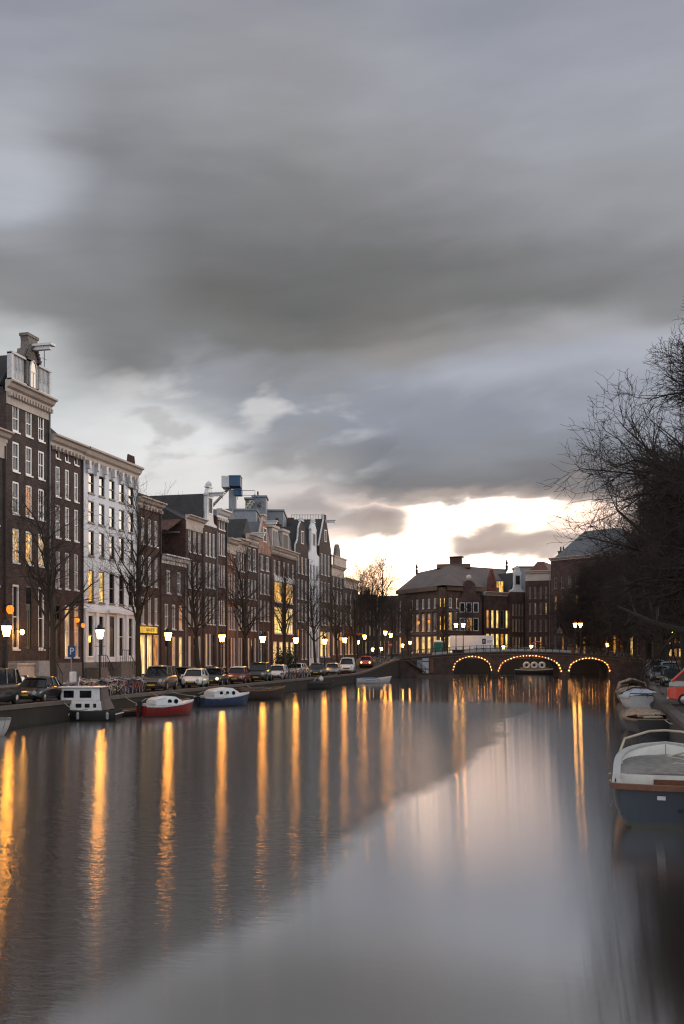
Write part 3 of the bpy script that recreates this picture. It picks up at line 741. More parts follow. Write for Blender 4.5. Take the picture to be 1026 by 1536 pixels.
    MB().add([(-.02, .4, 15.5), (-.02, 11, 15.5), (-2.6, 11, 14.2), (-2.6, .8, 14.2)], [(0, 1, 2, 3)]).build('lean_to_roof', M_ROOFR, h6, solid=.12)
    cb = MB().box(-.9, .5, 5.2, 6.1, 15.4, 20.6).box(-1.0, .6, 5.1, 6.2, 20.603, 20.8)
    for k in range(4): cb.lathe([(.14, 20.8), (.17, 21.3), (.1, 21.9)], 8, (-.75 + k * .36, 5.65, 0))
    cb.build('chimney', mat('chimney_brick', (.09, .045, .035), .85, .4, 6), h6)
    # white neck gable
    house('house with a slender white neck gable and finial beside the long dark ridge', 93.15, 96.75, 15.6, BR_P,
          [(1.4, 4.6, {}, dict(ground=1)), (5.6, 8.4, {}), (9.3, 11.8, {}), (12.5, 14.9, {})], 3, gable='neck', gh=3.9, gm=M_WHITE, trim=M_WHITE, door=2, wf=.55, beam='trim')
    house('brick house with a tall cream attic storey, right of the white neck gable', 96.8, 99.55, 16.9, BR_R,
          [(1.2, 4.6, {1: W_, 2: O_}, dict(ground=1, bars=(0, 1))), (5.6, 8.2, {0: O_, 1: O_, 2: W_}), (9.6, 11.9, {2: O_}), (12.9, 15.2, {}), (15.6, 16.75, {}, dict(bars=(0, 0)))], 3, cor=.9, frieze=.0, dent=6, trim=M_WHITE, roofkind='across', ridge=1.2, door=0, wf=.58, fw=.09)
    h9 = house('narrow orange brick house with a broad pale cornice and small attic windows', 99.6, 102.6, 14.2, BR_O,
          [(1.0, 4.3, {1: O_}, dict(ground=1)), (5.2, 7.6, {}), (8.6, 11.2, {}), (12.2, 13.2, {}, dict(bars=(0, 0), wf=.28, fw=.06))], 3, cor=.9, frieze=.7, trim=M_CREAM, roofkind='across', ridge=3.3, roof=M_SLATE, door=0, wf=.5)
    MB().box(.8, 1.9, 2.2, 2.9, 15.2, 15.35).build('skylight', M_ZINC, h9).rotation_euler = (0, 0, 0)
    h9.children[-1].location = (0, 0, .9)
    house('brown brick house with a stepped pale cornice under a dark slate slope', 102.65, 105.5, 14.4, BR_R,
          [(1.0, 4.3, {0: O_}, dict(ground=1)), (5.2, 7.9, {0: L_, 1: L_}), (8.8, 10.9, {}), (11.7, 13.7, {1: L_})], 3, cor=1.0, frieze=.5, trim=M_CREAM, roofkind='across', ridge=3.6, door=2, wf=.5)
    house('brown house with a raised pale cornice and a hoist beam beside it', 105.55, 109.6, 15.4, BR_R,
          [(1.0, 4.3, {}, dict(ground=1)), (5.2, 7.9, {}), (8.8, 11.0, {}), (12.0, 14.6, {}, dict(n=2, wf=.6))], 3, cor=.8, frieze=.5, dent=6, trim=M_CREAM, ridge=2.6, door=1, beam=True, wf=.5)
    house('slim house with a sunlit salmon pointed gable', 109.65, 114.4, 14.3, BR_R,
          [(1.2, 5.2, {}, dict(ground=1, bars=(0, 1))), (6.4, 8.8, {}), (9.6, 12.0, {}), (12.4, 14.1, {}, dict(n=2, wf=.5))], 3, gable='point', gh=4.6, gm=BR_S, trim=M_CREAM, roof=M_SLATE, door=1, wf=.5, beam=True)
    h12 = house('wide red brick house with very large glowing windows', 114.45, 124.5, 15.0, BR_R,
          [(1.0, 4.0, {'all': W_}, dict(ground=1, n=4, wf=.6, bars=(1, 1))), (5.0, 8.3, {'all': W_}, dict(n=2, wf=.62, bars=(3, 2))), (8.9, 11.4, {'all': L_}, dict(n=2, wf=.62, bars=(3, 1))), (12.2, 14.0, {1: O_}, dict(n=5, wf=.4))], 4, cor=.7, frieze=.3, dent=18, trim=M_CREAM, roofkind='mansard', ridge=3.4, roof=M_SLATE, chimneys=[(.95, 2, .9, 1.2)])
    l = MB()
    for k in range(2): l.box(.9 + k * 4.9, 4.5 + k * 4.9, -.12, -.003, 11.45, 12.1)
    l.build('lintel', M_WHITE, h12)
    for k in range(2):
        d = MB().box(1.2 + k * 4.2, 3.6 + k * 4.2, .3, 1.8, 15.2, 18.0).box(1.0 + k * 4.2, 3.8 + k * 4.2, .15, 1.8, 18.003, 18.3).build('dormer', M_CREAM, h12)
        MB().box(1.5 + k * 4.2, 3.3 + k * 4.2, .27, .297, 15.7, 17.6).build('pane', M_GLASS, d)
    house('brown house with a white-edged bell gable', 124.55, 130.3, 15.4, BR_D,
          [(1.4, 5.4, {}, dict(ground=1, bars=(0, 1))), (6.4, 8.8, {}), (9.4, 12.0, {}), (12.8, 15.0, {1: O_})], 3, gable='bell', gh=4.4, trim=M_WHITE, door=0, wf=.45)
    house('slim white painted house with a white neck gable', 130.35, 135.7, 15.2, M_LIMEW,
          [(1.2, 4.8, {}, dict(ground=1)), (5.8, 8.2, {}), (9.0, 11.2, {}), (12.0, 14.0, {})], 3, gable='neck', gh=4.7, gm=M_LIMEW, trim=M_WHITE, door=1, wf=.5, frame=mat('grey_sash', (.3, .32, .35), .5, .2, 4))
    house('tall brown house with high white-edged gable and hoist beam beside slim white house', 135.75, 142.1, 16.3, BR_D,
          [(.8, 4.4, {0: W_, 1: W_, 2: O_}, dict(ground=1, wf=.7)), (5.4, 7.8, {}), (8.8, 11.6, {}), (12.6, 15.6, {})], 3, gable='spout', gh=5.0, trim=M_WHITE, wf=.5, beam=True)
    h16 = house('brown house with a cream parapet and a small rounded top gable near the bridge', 142.15, 149.4, 13.6, BR_D,
          [(.8, 4.2, {'all': O_}, dict(ground=1)), (5.2, 7.4, {}), (8.4, 10.4, {}), (11.0, 13.0, {})], 3, cor=.6, frieze=1.0, trim=M_CREAM, roofkind='flat', wf=.4)
    MB().box(.0, 7.2, -.5, -.2, 14.05, 15.3).box(-.1, 7.3, -.6, -.1, 15.303, 15.5).build('parapet', M_CREAM, h16)
    MB().prism([(2.2, 14.1), (5.0, 14.1), (5.0, 15.5), (4.7, 16.6), (4.2, 17.3), (3.6, 17.5), (3.0, 17.3), (2.5, 16.6), (2.2, 15.5)], -.15, .3).build('gable', mat('weathered_stone', (.2, .17, .145), .85, .5, 5, bump=.6), h16)
    h17 = house('low flat-topped brown corner house, last before the bridge', 149.45, 158.6, 12.2, BR_K,
          [(.8, 3.6, {1: O_, 3: W_}, dict(ground=1, n=4)), (5.4, 7.2, {}, dict(n=3, wf=.3)), (8.6, 10.4, {}, dict(n=3, wf=.3))], 3, cor=.6, frieze=.9, trim=M_CREAM, roofkind='flat')
    s = MB()
    for k in range(3): s.add([(.0, 0, 0), (1.5, 0, 0), (1.5, 0, .14), (0, 0, .14), (0, .1, 0), (1.5, .1, 0), (1.5, .1, .14), (0, .1, .14)], [(0, 1, 2, 3), (7, 6, 5, 4), (0, 4, 5, 1), (2, 6, 7, 3), (1, 5, 6, 2), (0, 3, 7, 4)], Matrix.Translation((3.6, -.25, 5.2 + k * 2.2)) @ Matrix.Rotation(R(-50), 4, 'Y'))
    s.build('stair_rail', M_CREAM, h17)
    MB().box(.1, 9, -1.5, -.06, 3.9, 4.15).build('awning', mat('red_cloth', (.22, .035, .02), .8, .3, 6), h17)
left_row()


# ------------------------------------------------------------------ roof clutter behind the row
def roofscape():
    grey = mat('grey_cladding', (.27, .29, .31), .6, .2, 3); blue = mat('blue_panel', (.025, .085, .17), .5, .2, 5)
    # rooftop access crane with the blue cabin
    x, y, z = at(349, 128, 740)
    t = thing('rooftop_crane', 'rooftop maintenance crane with a blue and white box above the gables', 'crane', (x, y, 0), R(14))
    zt = 4 + (976 - 735) / F_PX * 128
    MB().box(-.45, .45, -.45, .45, 14, zt).build('mast', grey, t)
    cb = MB().box(-.3, 1.1, -1.2, 1.2, zt + .3, zt + 1.6).build('cabin', blue, t, bevel=.05)
    MB().box(-1.3, -.303, -1.15, 1.15, zt + .2, zt + 1.65).build('counterweight', M_WHITE, t, bevel=.05)
    MB().box(-.35, 1.15, -1.25, 1.25, zt + 1.603, zt + 1.7).build('cabin_roof', M_ZINC, cb)
    MB().box(.2, 1.2, -.7, .7, zt - .75, zt + .1).build('winch_box', blue, t)
    l = MB().tube([(-3.6, 0, zt - 3.0), (-.5, 0, zt + .3)], .12, 6).tube([(-3.6, .7, zt - 3.0), (-.5, .7, zt + .3)], .12, 6)
    for k in range(9): u = k / 8; l.tube([(-3.6 + 3.1 * u, 0, zt - 3 + 3.3 * u), (-3.6 + 3.1 * u, .7, zt - 3 + 3.3 * u)], .06, 4)
    l.build('boom', mat('cream_steel', (.4, .36, .31), .5, .2, 5), t)
    # grey block behind the crane
    def block(name, label, cat, px0, px1, depth, py0, py1, m, thick=6, extra=None):
        x0, y0 = at(px0, depth); x1, y1 = at(px1, depth); w = math.hypot(x1 - x0, y1 - y0)
        z1 = 4 + (976 - py0) / F_PX * depth; z0 = 4 + (976 - py1) / F_PX * depth
        o = thing(name, label, cat, (x0, y0, 0), YAW)
        MB().box(0, w, 0, thick, min(z0, 12), z1).build('wall', m, o, bevel=.04)
        MB().box(-.15, w + .15, -.15, thick + .15, z1 + .003, z1 + .25).build('roof', M_ZINC, o)
        if extra: extra(o, w, z0, z1)
        return o
    def pent(o, w, z0, z1):
        MB().box(w * .38, w * .62, -.06, -.003, z1 - 1.3, z1 - .7).build('window', M_GLASS, o)
        s = MB().tube([(w * .1, -.3, z0 + 1.6), (w * .9, -.3, z0 + .4)], .05, 5).tube([(w * .1, -.3, z0 + 2.4), (w * .9, -.3, z0 + 1.2)], .04, 5); s.build('stair_rail', M_ZINC, o)
        MB().tube([(w * .3, 2, z1), (w * .3, 2, z1 + 1.1)], .12, 8).build('vent_pipe', M_IRON, o)
    block('roof_house', 'pale grey rooftop lift house with one tiny window', 'roof building', 379, 399, 134, 746, 768, grey, 3, pent)
    block('roof_house', 'long low grey rooftop block right of the pale lift house', 'roof building', 384, 425, 137, 767, 780, grey, 8)
    block('roof_house', 'dull yellow rooftop box left of the pale lift house', 'roof building', 368, 378, 133, 749, 770, mat('ochre_panel', (.2, .17, .09), .7, .3, 4), 3)
    block('roof_house', 'grey parapet block under the rooftop crane', 'roof building', 352, 384, 126, 766, 790, grey, 6)
    # dark back roof with railing
    def rail(o, w, z0, z1):
        r = MB()
        for k in range(13): xx = w * k / 12; r.tube([(xx, .2, z1 + .2), (xx, .2, z1 + 1.5)], .04, 4)
        for zz in (.8, 1.5): r.tube([(0, .2, z1 + zz), (w, .2, z1 + zz)], .035, 4)
        r.build('railing', M_IRON, o)
        MB().box(-1.0, .3, 1.0, 2.2, z1 - 2, z1 + 1.2).build('chimney', BR_R, o)
        for k in range(6): pass
    block('back_house', 'big dark back building with a railed flat roof behind the bell gable', 'building', 437, 486, 150, 787, 830, brick('soot_brick', (.03, .026, .025)), 10, rail)
    # dark slate gable roofs seen between the fronts
    def slope(label, px, depth, py_top, wd, ht, m=M_SLATE):
        x, y, z = at(px, depth, py_top); o = thing('back_house', label, 'building', (x, y, 0), R(90) )
        MB().box(-wd / 2, wd / 2, 0, 9, 9, z - ht).build('wall', BR_K, o)
        MB().prism([(-wd / 2 - .2, z - ht + .003), (wd / 2 + .2, z - ht + .003), (0, z)], -.2, 9).build('roof', m, o)
        MB().box(.6, 1.5, -.24, -.2, z - ht + .3, z - ht + .9).build('skylight', M_ZINC, o)
    slope('dark roofed back house with a steep slope under the crane', 346, 121, 763, 7, 4.2)
    slope('peaked dark dormer roof between the crane and the salmon gable', 383, 128, 765, 5, 3.4, M_ROOF)
    # spiral of white hoops on the roof
    x, y, z = at(366, 127, 757)
    t = thing('roof_ladder', 'caged white ladder climbing the roof beside the crane', 'ladder', (x, y, z - 1.6), R(20))
    r = MB()
    for k in range(6):
        a = k * .38; r.tube([(-.5 + a * .6, -.35, a * .9), (-.5 + a * .6, -.75, a * .9 + .25), (-.1 + a * .6, -.85, a * .9 + .3), (.2 + a * .6, -.5, a * .9 + .1)], .05, 5)
    r.tube([(-.5, -.3, 0), (.9, -.3, 2.1)], .05, 5).tube([(-.1, -.3, 0), (1.3, -.3, 2.1)], .05, 5); r.build('cage', M_WHITE, t)
    MB().tube([(-.8, 0, 2.2), (-.8, 0, 3.4), (1.4, 0, 3.4), (1.4, 0, 2.2)], .04, 5).tube([(-.8, 0, 2.8), (1.4, 0, 2.8)], .03, 5).build('rail', M_IRON, t)
roofscape()
# ------------------------------------------------------------------ bridge
BR_A = Vector((-29.7, 146.2, 0)); BR_B = Vector((6.2, 151.4, 0)); BR_L = (BR_B - BR_A).length; BR_RZ = math.atan2(BR_B.y - BR_A.y, BR_B.x - BR_A.x)
def deck_z(s): return 2.55 + 1.2 * max(0, math.sin(PI * min(1, max(0, s / BR_L)))) ** .8
def on_bridge(s, y, dz=0.0):
    p = BR_A + Matrix.Rotation(BR_RZ, 3, 'Z') @ Vector((s, y, 0)); return (p.x, p.y, deck_z(s) + dz)
def s_of(px): return (px - 593) / 10.25
ARCHES = [(s_of(683), s_of(738), 1.15, 3.0), (s_of(752), s_of(841), 1.0, 3.12), (s_of(856), s_of(913), 1.1, 2.78)]


RBULB = random.Random(6)
def build_bridge():
    W = 9.0
    br = thing('arch_bridge', 'brick bridge with three arches outlined by rows of small light bulbs', 'bridge', BR_A, BR_RZ)
    def arch_z(a, s):
        s0, s1, zs, zc = a; u = (2 * s - s0 - s1) / (s1 - s0); return zs + (zc - zs) * math.sqrt(max(0, 1 - u * u * .96)) if abs(u) < .999 else zs
    pts = [(-.5, -.8)]
    for a in ARCHES:
        pts += [(a[0], -.8)] + [(a[0] + (a[1] - a[0]) * k / 24, arch_z(a, a[0] + (a[1] - a[0]) * k / 24)) for k in range(25)] + [(a[1], -.8)]
    pts += [(BR_L + .5, -.8)]
    # finer columns for the curved deck
    full = []
    for (sa, za), (sb, zb) in zip(pts, pts[1:]):
        n = max(1, int((sb - sa) / 1.0)); full += [(sa + (sb - sa) * k / n, za + (zb - za) * k / n) for k in range(n)]
    full.append(pts[-1])
    b = MB()
    b.grid([[(s, 0, z) for s, z in full], [(s, 0, deck_z(s)) for s, z in full], [(s, W, deck_z(s)) for s, z in full], [(s, W, z) for s, z in full]], closed=False)
    b.grid([[(s, W, z) for s, z in full], [(s, 0, z) for s, z in full]])
    body = b.build('masonry', brick('bridge_brick', (.060, .040, .033)), br)
    rails = {.12: MB(), W - .12: MB()}; kerb = MB()
    n = 72
    for k in range(n):
        s0, s1 = BR_L * k / n, BR_L * (k + 1) / n; z0, z1 = deck_z(s0), deck_z(s1)
        for (ya, yb) in ((-.12, .38), (W - .38, W + .12)):
            kerb.add([(s0, ya, z0 + .003), (s1, ya, z1 + .003), (s1, yb, z1 + .003), (s0, yb, z0 + .003), (s0, ya, z0 + .16), (s1, ya, z1 + .16), (s1, yb, z1 + .16), (s0, yb, z0 + .16)], [(0, 3, 2, 1), (4, 5, 6, 7), (0, 1, 5, 4), (2, 3, 7, 6), (1, 2, 6, 5), (3, 0, 4, 7)])
        for yy, rail in rails.items():
            for h in (.62, 1.12): rail.tube([(s0, yy, z0 + h), (s1, yy, z1 + h)], .032 if h > 1 else .022, 4, cap=False)
            if k % 2 == 0: rail.tube([(s0, yy, z0 + .16), (s0, yy, z0 + 1.15)], .045, 5)
    kerb.build('coping', mat('dark_coping', (.10, .085, .075), .8, .35, 6), br)
    for rail in rails.values(): rail.build('railing', M_IRON, br)
    for a in ARCHES:
        pr = [(a[0] + (a[1] - a[0]) * k / 24, arch_z(a, a[0] + (a[1] - a[0]) * k / 24)) for k in range(25)]
        c = (a[0] + a[1]) / 2; r = MB(); f = []
        inn = [(s, -.07, z) for s, z in pr]; out = [(c + (s - c) * 1.1, -.07, a[2] + (z - a[2]) * 1.14 + .0) for s, z in pr]
        r.grid([inn, out, [(x, -.003, z) for x, _, z in out], [(x, -.003, z) for x, _, z in inn]], closed=False).grid([[(x, -.003, z) for x, _, z in inn], inn])
        r.build('arch_ring', mat('arch_stone', (.13, .085, .065), .8, .3, 6), br)
        # bulbs follow the arch at even steps
        cum = [0.0]; of = [(c + (s - c) * 1.05, a[2] + (z - a[2]) * 1.07) for s, z in pr]
        for (xa, za), (xb, zb) in zip(of, of[1:]): cum.append(cum[-1] + math.hypot(xb - xa, zb - za))
        nb = int(cum[-1] / .46)
        for k in range(nb + 1):
            d = cum[-1] * k / nb; i = max(j for j in range(len(cum)) if cum[j] <= d + 1e-9); i = min(i, len(cum) - 2); u = (d - cum[i]) / (cum[i + 1] - cum[i])
            x = of[i][0] + (of[i + 1][0] - of[i][0]) * u; z = of[i][1] + (of[i + 1][1] - of[i][1]) * u
            MB().lathe([(.012, -.042), (.034, -.025), (.042, 0), (.034, .025), (.012, .042)], 8, (x, -.16, z + RBULB.uniform(-.025, .025))).build('bulb', RBULB.choice(M_BULB), br)
    # pale low parapet panels behind the railing over the middle of the bridge
    for px0, px1 in ((650, 672), (700, 752), (754, 812), (814, 858), (864, 868)):
        p = MB(); s0, s1 = s_of(px0), s_of(px1); k0 = max(1, int((s1 - s0)))
        for k in range(k0):
            a0, a1 = s0 + (s1 - s0) * k / k0, s0 + (s1 - s0) * (k + 1) / k0
            p.add([(a0, .42, deck_z(a0) + .03), (a1, .42, deck_z(a1) + .03), (a1, .42, deck_z(a1) + .52), (a0, .42, deck_z(a0) + .52), (a0, .5, deck_z(a0) + .03), (a1, .5, deck_z(a1) + .03), (a1, .5, deck_z(a1) + .52), (a0, .5, deck_z(a0) + .52)], [(0, 1, 2, 3), (7, 6, 5, 4), (3, 2, 6, 7), (0, 4, 5, 1), (1, 5, 6, 2), (0, 3, 7, 4)])
        p.build('parapet', mat('pale_panel', (.42, .43, .45), .7, .35, 2.5, tint=(.2, .2, .2)), br)
    sc_ = MB()
    for k in range(72):
        s0, s1 = BR_L * k / 72, BR_L * (k + 1) / 72; z0, z1 = deck_z(s0) - .34, deck_z(s1) - .34
        sc_.add([(s0, -.05, z0), (s1, -.05, z1), (s1, -.003, z1), (s0, -.003, z0), (s0, -.05, z0 + .12), (s1, -.05, z1 + .12), (s1, -.003, z1 + .12), (s0, -.003, z0 + .12)], [(0, 3, 2, 1), (4, 5, 6, 7), (0, 1, 5, 4), (2, 3, 7, 6)])
    sc_.build('string_course', mat('arch_stone', (.13, .085, .065), .8, .3, 6), br)
    for s0, s1 in ((ARCHES[0][1], ARCHES[1][0]), (ARCHES[1][1], ARCHES[2][0])):
        m_ = (s0 + s1) / 2; w_ = (s1 - s0) * .36
        MB().add([(m_ - w_, -.003, -.8), (m_, -.55, -.8), (m_ + w_, -.003, -.8), (m_ - w_, -.003, 1.0), (m_, -.5, 1.0), (m_ + w_, -.003, 1.0)], [(0, 1, 4, 3), (1, 2, 5, 4), (3, 4, 5)]).build('cutwater', mat('cutwater_stone', (.06, .05, .045), .8, .45, 4, bump=.3), br)
        MB().box(m_ - .3, m_ + .3, -.06, -.003, 1.35, 1.95).build('plaque', mat('cutwater_stone', (.06, .05, .045), .8, .45, 4, bump=.3), br)
    # wooden steps and pale hatch at the left abutment
    st = thing('landing_stairs', 'wooden water stairs with a pale blue notice panel at the left end of the bridge', 'stairs', BR_A, BR_RZ)
    s = MB(); s0, s1 = s_of(612), s_of(640)
    s.tube([(s0, -.5, 2.5), (s1, -.5, .75)], .09, 6).tube([(s0, -.5, 3.2), (s1, -.5, 1.5)], .05, 6)
    for k in range(5): u = k / 4; s.tube([(s0 + (s1 - s0) * u, -.5, 2.5 - 1.75 * u), (s0 + (s1 - s0) * u, -.5, 3.2 - 1.7 * u)], .04, 5)
    for k in range(8): u = (k + .5) / 8; x = s0 + (s1 - s0) * u; s.box(x - .16, x + .16, -.47, -.06, 2.5 - 1.75 * u - .03, 2.5 - 1.75 * u + .03)
    s.build('steps', mat('weathered_wood', (.10, .075, .055), .8, .4, 8), st)
    MB().box(s_of(625), s_of(690), -1.1, -.06, -.3, .42).build('landing', mat('weathered_wood', (.10, .075, .055), .8, .4, 8), st)
    pn = MB().box(s_of(635), s_of(644.5), -.2, -.06, .62, 2.85).build('panel', mat('pale_blue_panel', (.45, .52, .6), .5, .2, 4), st)
    MB().box(s_of(635), s_of(644.5), -.24, -.203, 1.2, 1.34).box(s_of(635), s_of(644.5), -.24, -.203, 2.35, 2.48).build('band', M_IRON, pn)
    MB().box(s_of(627), s_of(634.6), -.2, -.06, 1.4, 2.6).build('panel', mat('grey_blue_panel', (.22, .26, .31), .6, .3, 4), st)
    MB().box(s_of(646), s_of(652), -.2, -.06, .7, 2.8).build('pier', mat('red_brown_panel', (.16, .075, .05), .8, .3, 4), st)
build_bridge()


# ------------------------------------------------------------------ lamps
def lamp(name, label, loc, group, h=4.05, rz=0.0, glow=None, size=1.0):
    t = thing(name, label, 'street lamp', loc, rz, group)
    p = MB().lathe([(.16, 0), (.17, .25), (.10, .35), (.10, .9), (.13, .95), (.07, 1.05), (.055, h - .62), (.09, h - .6), (.05, h - .5), (.10, h - .40), (.16, h - .36)], 10)
    for k in range(4):
        a = k * PI / 2 + .4; p.tube([(.05 * math.cos(a), .05 * math.sin(a), h - .62), (.16 * math.cos(a), .16 * math.sin(a), h - .5), (.19 * math.cos(a), .19 * math.sin(a), h - .36)], .014, 4)
    p.tube([(-.4, 0, h - .85), (.4, 0, h - .85)], .02, 5)
    p.build('post', M_IRON, t)
    MB().lathe([(.18 * size, h - .35), (.31 * size, h + .22)], 6).build('lantern', glow or M_LAMP, t)
    c = MB().lathe([(.36 * size, h + .223), (.33 * size, h + .29), (.20 * size, h + .40), (.19 * size, h + .5), (.12 * size, h + .56), (.03, h + .62), (.05, h + .68), (.01, h + .8)], 6)
    for k in range(6):
        a = k * PI / 3; c.tube([(.19 * size * math.cos(a), .19 * size * math.sin(a), h - .35), (.325 * size * math.cos(a), .325 * size * math.sin(a), h + .23)], .016, 4)
        c.lathe([(.03, h + .29), (.045, h + .34), (.01, h + .4)], 5, (.31 * size * math.cos(a), .31 * size * math.sin(a), 0))
    c.build('cap', M_IRON, t)
    return t


X_TREE = -32.2
lamp_labels = {10: 'lit crown lantern on an iron post in front of the tall house, leftmost street lamp', 150: 'lit crown lantern standing before the white plastered house',
               252: 'lit crown lantern between the grey off-roader and the white hatchback', 333: 'lit crown lantern above the dark red hatchback', 394: 'lit crown lantern above the white car, left of the big glowing windows',
               444: 'lit crown lantern just right of the big glowing windows', 487: 'lit crown lantern in front of the tall white-edged gable', 517: 'lit crown lantern over the white van'}
LP = None
for px, lab in lamp_labels.items():
    y, t = on_x(px, X_TREE)
    loc = (X_TREE, y, gz(y))
    LP = lamp('street_lamp', lab, loc, 'lamps along the left quay') if LP is None else dup(LP, loc, label=lab)
for px, dep, py, lab in ((547, 150, 955, 'lit lantern on a tall post at the foot of the bridge ramp'), (578, 158, 949, 'left of the two lanterns at the left end of the bridge'), (586, 157, 953, 'right of the two lanterns at the left end of the bridge'), (537, 168, 963, 'small lit lantern behind the red car by the bridge ramp')):
    x, y, z = at(px, dep, py); g_ = 2.6
    lamp('street_lamp', lab, (x, y, g_), 'lamps near the bridge', h=z - g_, size=.9)
for px0, px1, labs in ((686, 697, ('left lantern of the pair beside the white trailer on the bridge', 'right lantern of the pair beside the white trailer on the bridge')), (865, 873, ('left lantern of the pair above the brown crate on the bridge', 'right lantern of the pair above the brown crate on the bridge'))):
    for px, lab in zip((px0, px1), labs):
        s = s_of(px); lamp('street_lamp', lab, on_bridge(s, .9), 'lamps on the bridge', h=(4 + 38 / F_PX * 150) - deck_z(s), size=.9, glow=M_LAMP2)
far = [(755, 166, 971, 'low lamp behind the bridge railing above the left pier'), (797, 168, 970, 'low lamp behind the middle of the bridge beside the red hooded cart'), (911, 168, 967, 'lamp behind the right arch of the bridge'),
       (976, 140, 957, 'lit lamp among the trees at the right end of the bridge'), (1011, 118, 950, 'bright lamp over the shop fronts on the right bank'), (604, 182, 968, 'wall-height lamp at the left foot of the big museum-like block'), (615, 184, 964, 'lamp on a thin white pole before the big block'),
       (559, 178, 974, 'faint low lamp in the side street left of the bridge'), (572, 178, 973, 'second faint low lamp in the side street left of the bridge')]
for px, dep, py, lab in far:
    x, y, z = at(px, dep, py); b_ = 1.1 if dep < 146 else 2.65
    lamp('street_lamp', lab, (x, y, b_), 'lamps beyond the bridge', h=max(1.3, z - b_), glow=M_LAMP2, size=.8)
# wall lamps on the big block and on the first houses
def wall_lamp(label, x, y, z, rz, glow, r=.16, out=.5):
    t = thing('wall_lamp', label, 'wall lamp', (x, y, z), rz)
    MB().lathe([(r * .5, -r * 1.3), (r, -r * .4), (r, r * .5), (r * .6, r * 1.1)], 8, (0, -out, 0)).build('globe', glow, t)
    MB().tube([(0, 0, r * 1.2), (0, -out, r * 1.6), (0, -out, r * 1.05)], .025, 5).lathe([(r * .9, r * 1.12), (.03, r * 1.8)], 8, (0, -out, 0)).box(-.08, .08, -.03, .0, -.1, .3).build('bracket', M_IRON, t)
    return t
M_AMBER = lit('amber_globe', (1.0, .25, .015), 1.7, .5, 6)
for px, py, lab, g_ in ((17, 914, 'large amber globe lamp hanging by the door of the tall house', M_AMBER), (35, 948, 'small white-hot lantern beside the stoop of the tall house', M_LAMP2), (118, 930, 'amber wall lantern at the corner of the white house', M_AMBER), (126, 938, 'dim lantern on the white house corner', M_AMBER)):
    y, t = on_x(px, X_FL + .6); wall_lamp(lab, X_FL + .02, y, 4 + (976 - py) / F_PX * t, R(90), g_, r=.24 if py == 914 else .14)
for px, dep, py, lab in ((516, 158, 934, 'bright lamp high on the last brown corner house'), (626, 178, 934, 'left of two lamps on the facade of the big block'), (642, 177, 932, 'right of two lamps on the facade of the big block'), (500, 150, 958, 'amber lamp on the shop front left of the white van'), (510, 151, 958, 'second amber lamp on the shop front left of the white van')):
    x, y, z = at(px, dep, py); wall_lamp(lab, x, y, z, R(30), M_AMBER if py != 934 or px < 520 else M_AMBER, r=.24)


# ------------------------------------------------------------------ bare trees
def seg_mesh(name, segs, n, m, parent):
    """Many tapered segments (p0, p1, r0, r1) as one mesh of open n-sided tubes."""
    a = np.array([s[0] for s in segs]); b = np.array([s[1] for s in segs]); r0 = np.array([s[2] for s in segs]); r1 = np.array([s[3] for s in segs])
    d = b - a; L = np.linalg.norm(d, axis=1, keepdims=True); d /= np.maximum(L, 1e-6)
    ref = np.where(np.abs(d[:, 2:3]) < .9, np.array([[0, 0, 1.0]]), np.array([[1.0, 0, 0]]))
    u = np.cross(d, ref); u /= np.linalg.norm(u, axis=1, keepdims=True); v = np.cross(d, u)
    N = len(segs); V = np.zeros((N, 2, n, 3))
    for j in range(n):
        t = 2 * PI * j / n; o = u * math.cos(t) + v * math.sin(t)
        V[:, 0, j] = a + o * r0[:, None]; V[:, 1, j] = b + o * r1[:, None]
    base = np.arange(N)[:, None, None] * 2 * n
    j = np.arange(n); jn = (j + 1) % n
    quad = np.stack([j, jn, n + jn, n + j], axis=1)[None]
    Fq = (base + quad).reshape(-1, 4)
    me = bpy.data.meshes.new(name)
    me.vertices.add(N * 2 * n); me.vertices.foreach_set('co', V.reshape(-1))
    me.loops.add(Fq.size); me.loops.foreach_set('vertex_index', Fq.reshape(-1).astype(np.int32))
    me.polygons.add(len(Fq)); me.polygons.foreach_set('loop_start', np.arange(0, Fq.size, 4, dtype=np.int32))
    me.polygons.foreach_set('use_smooth', np.ones(len(Fq), dtype=bool))
    me.update(calc_edges=True); me.validate()
    me.materials.append(m)
    o = bpy.data.objects.new(name, me); COL.objects.link(o); o.parent = parent
    return o


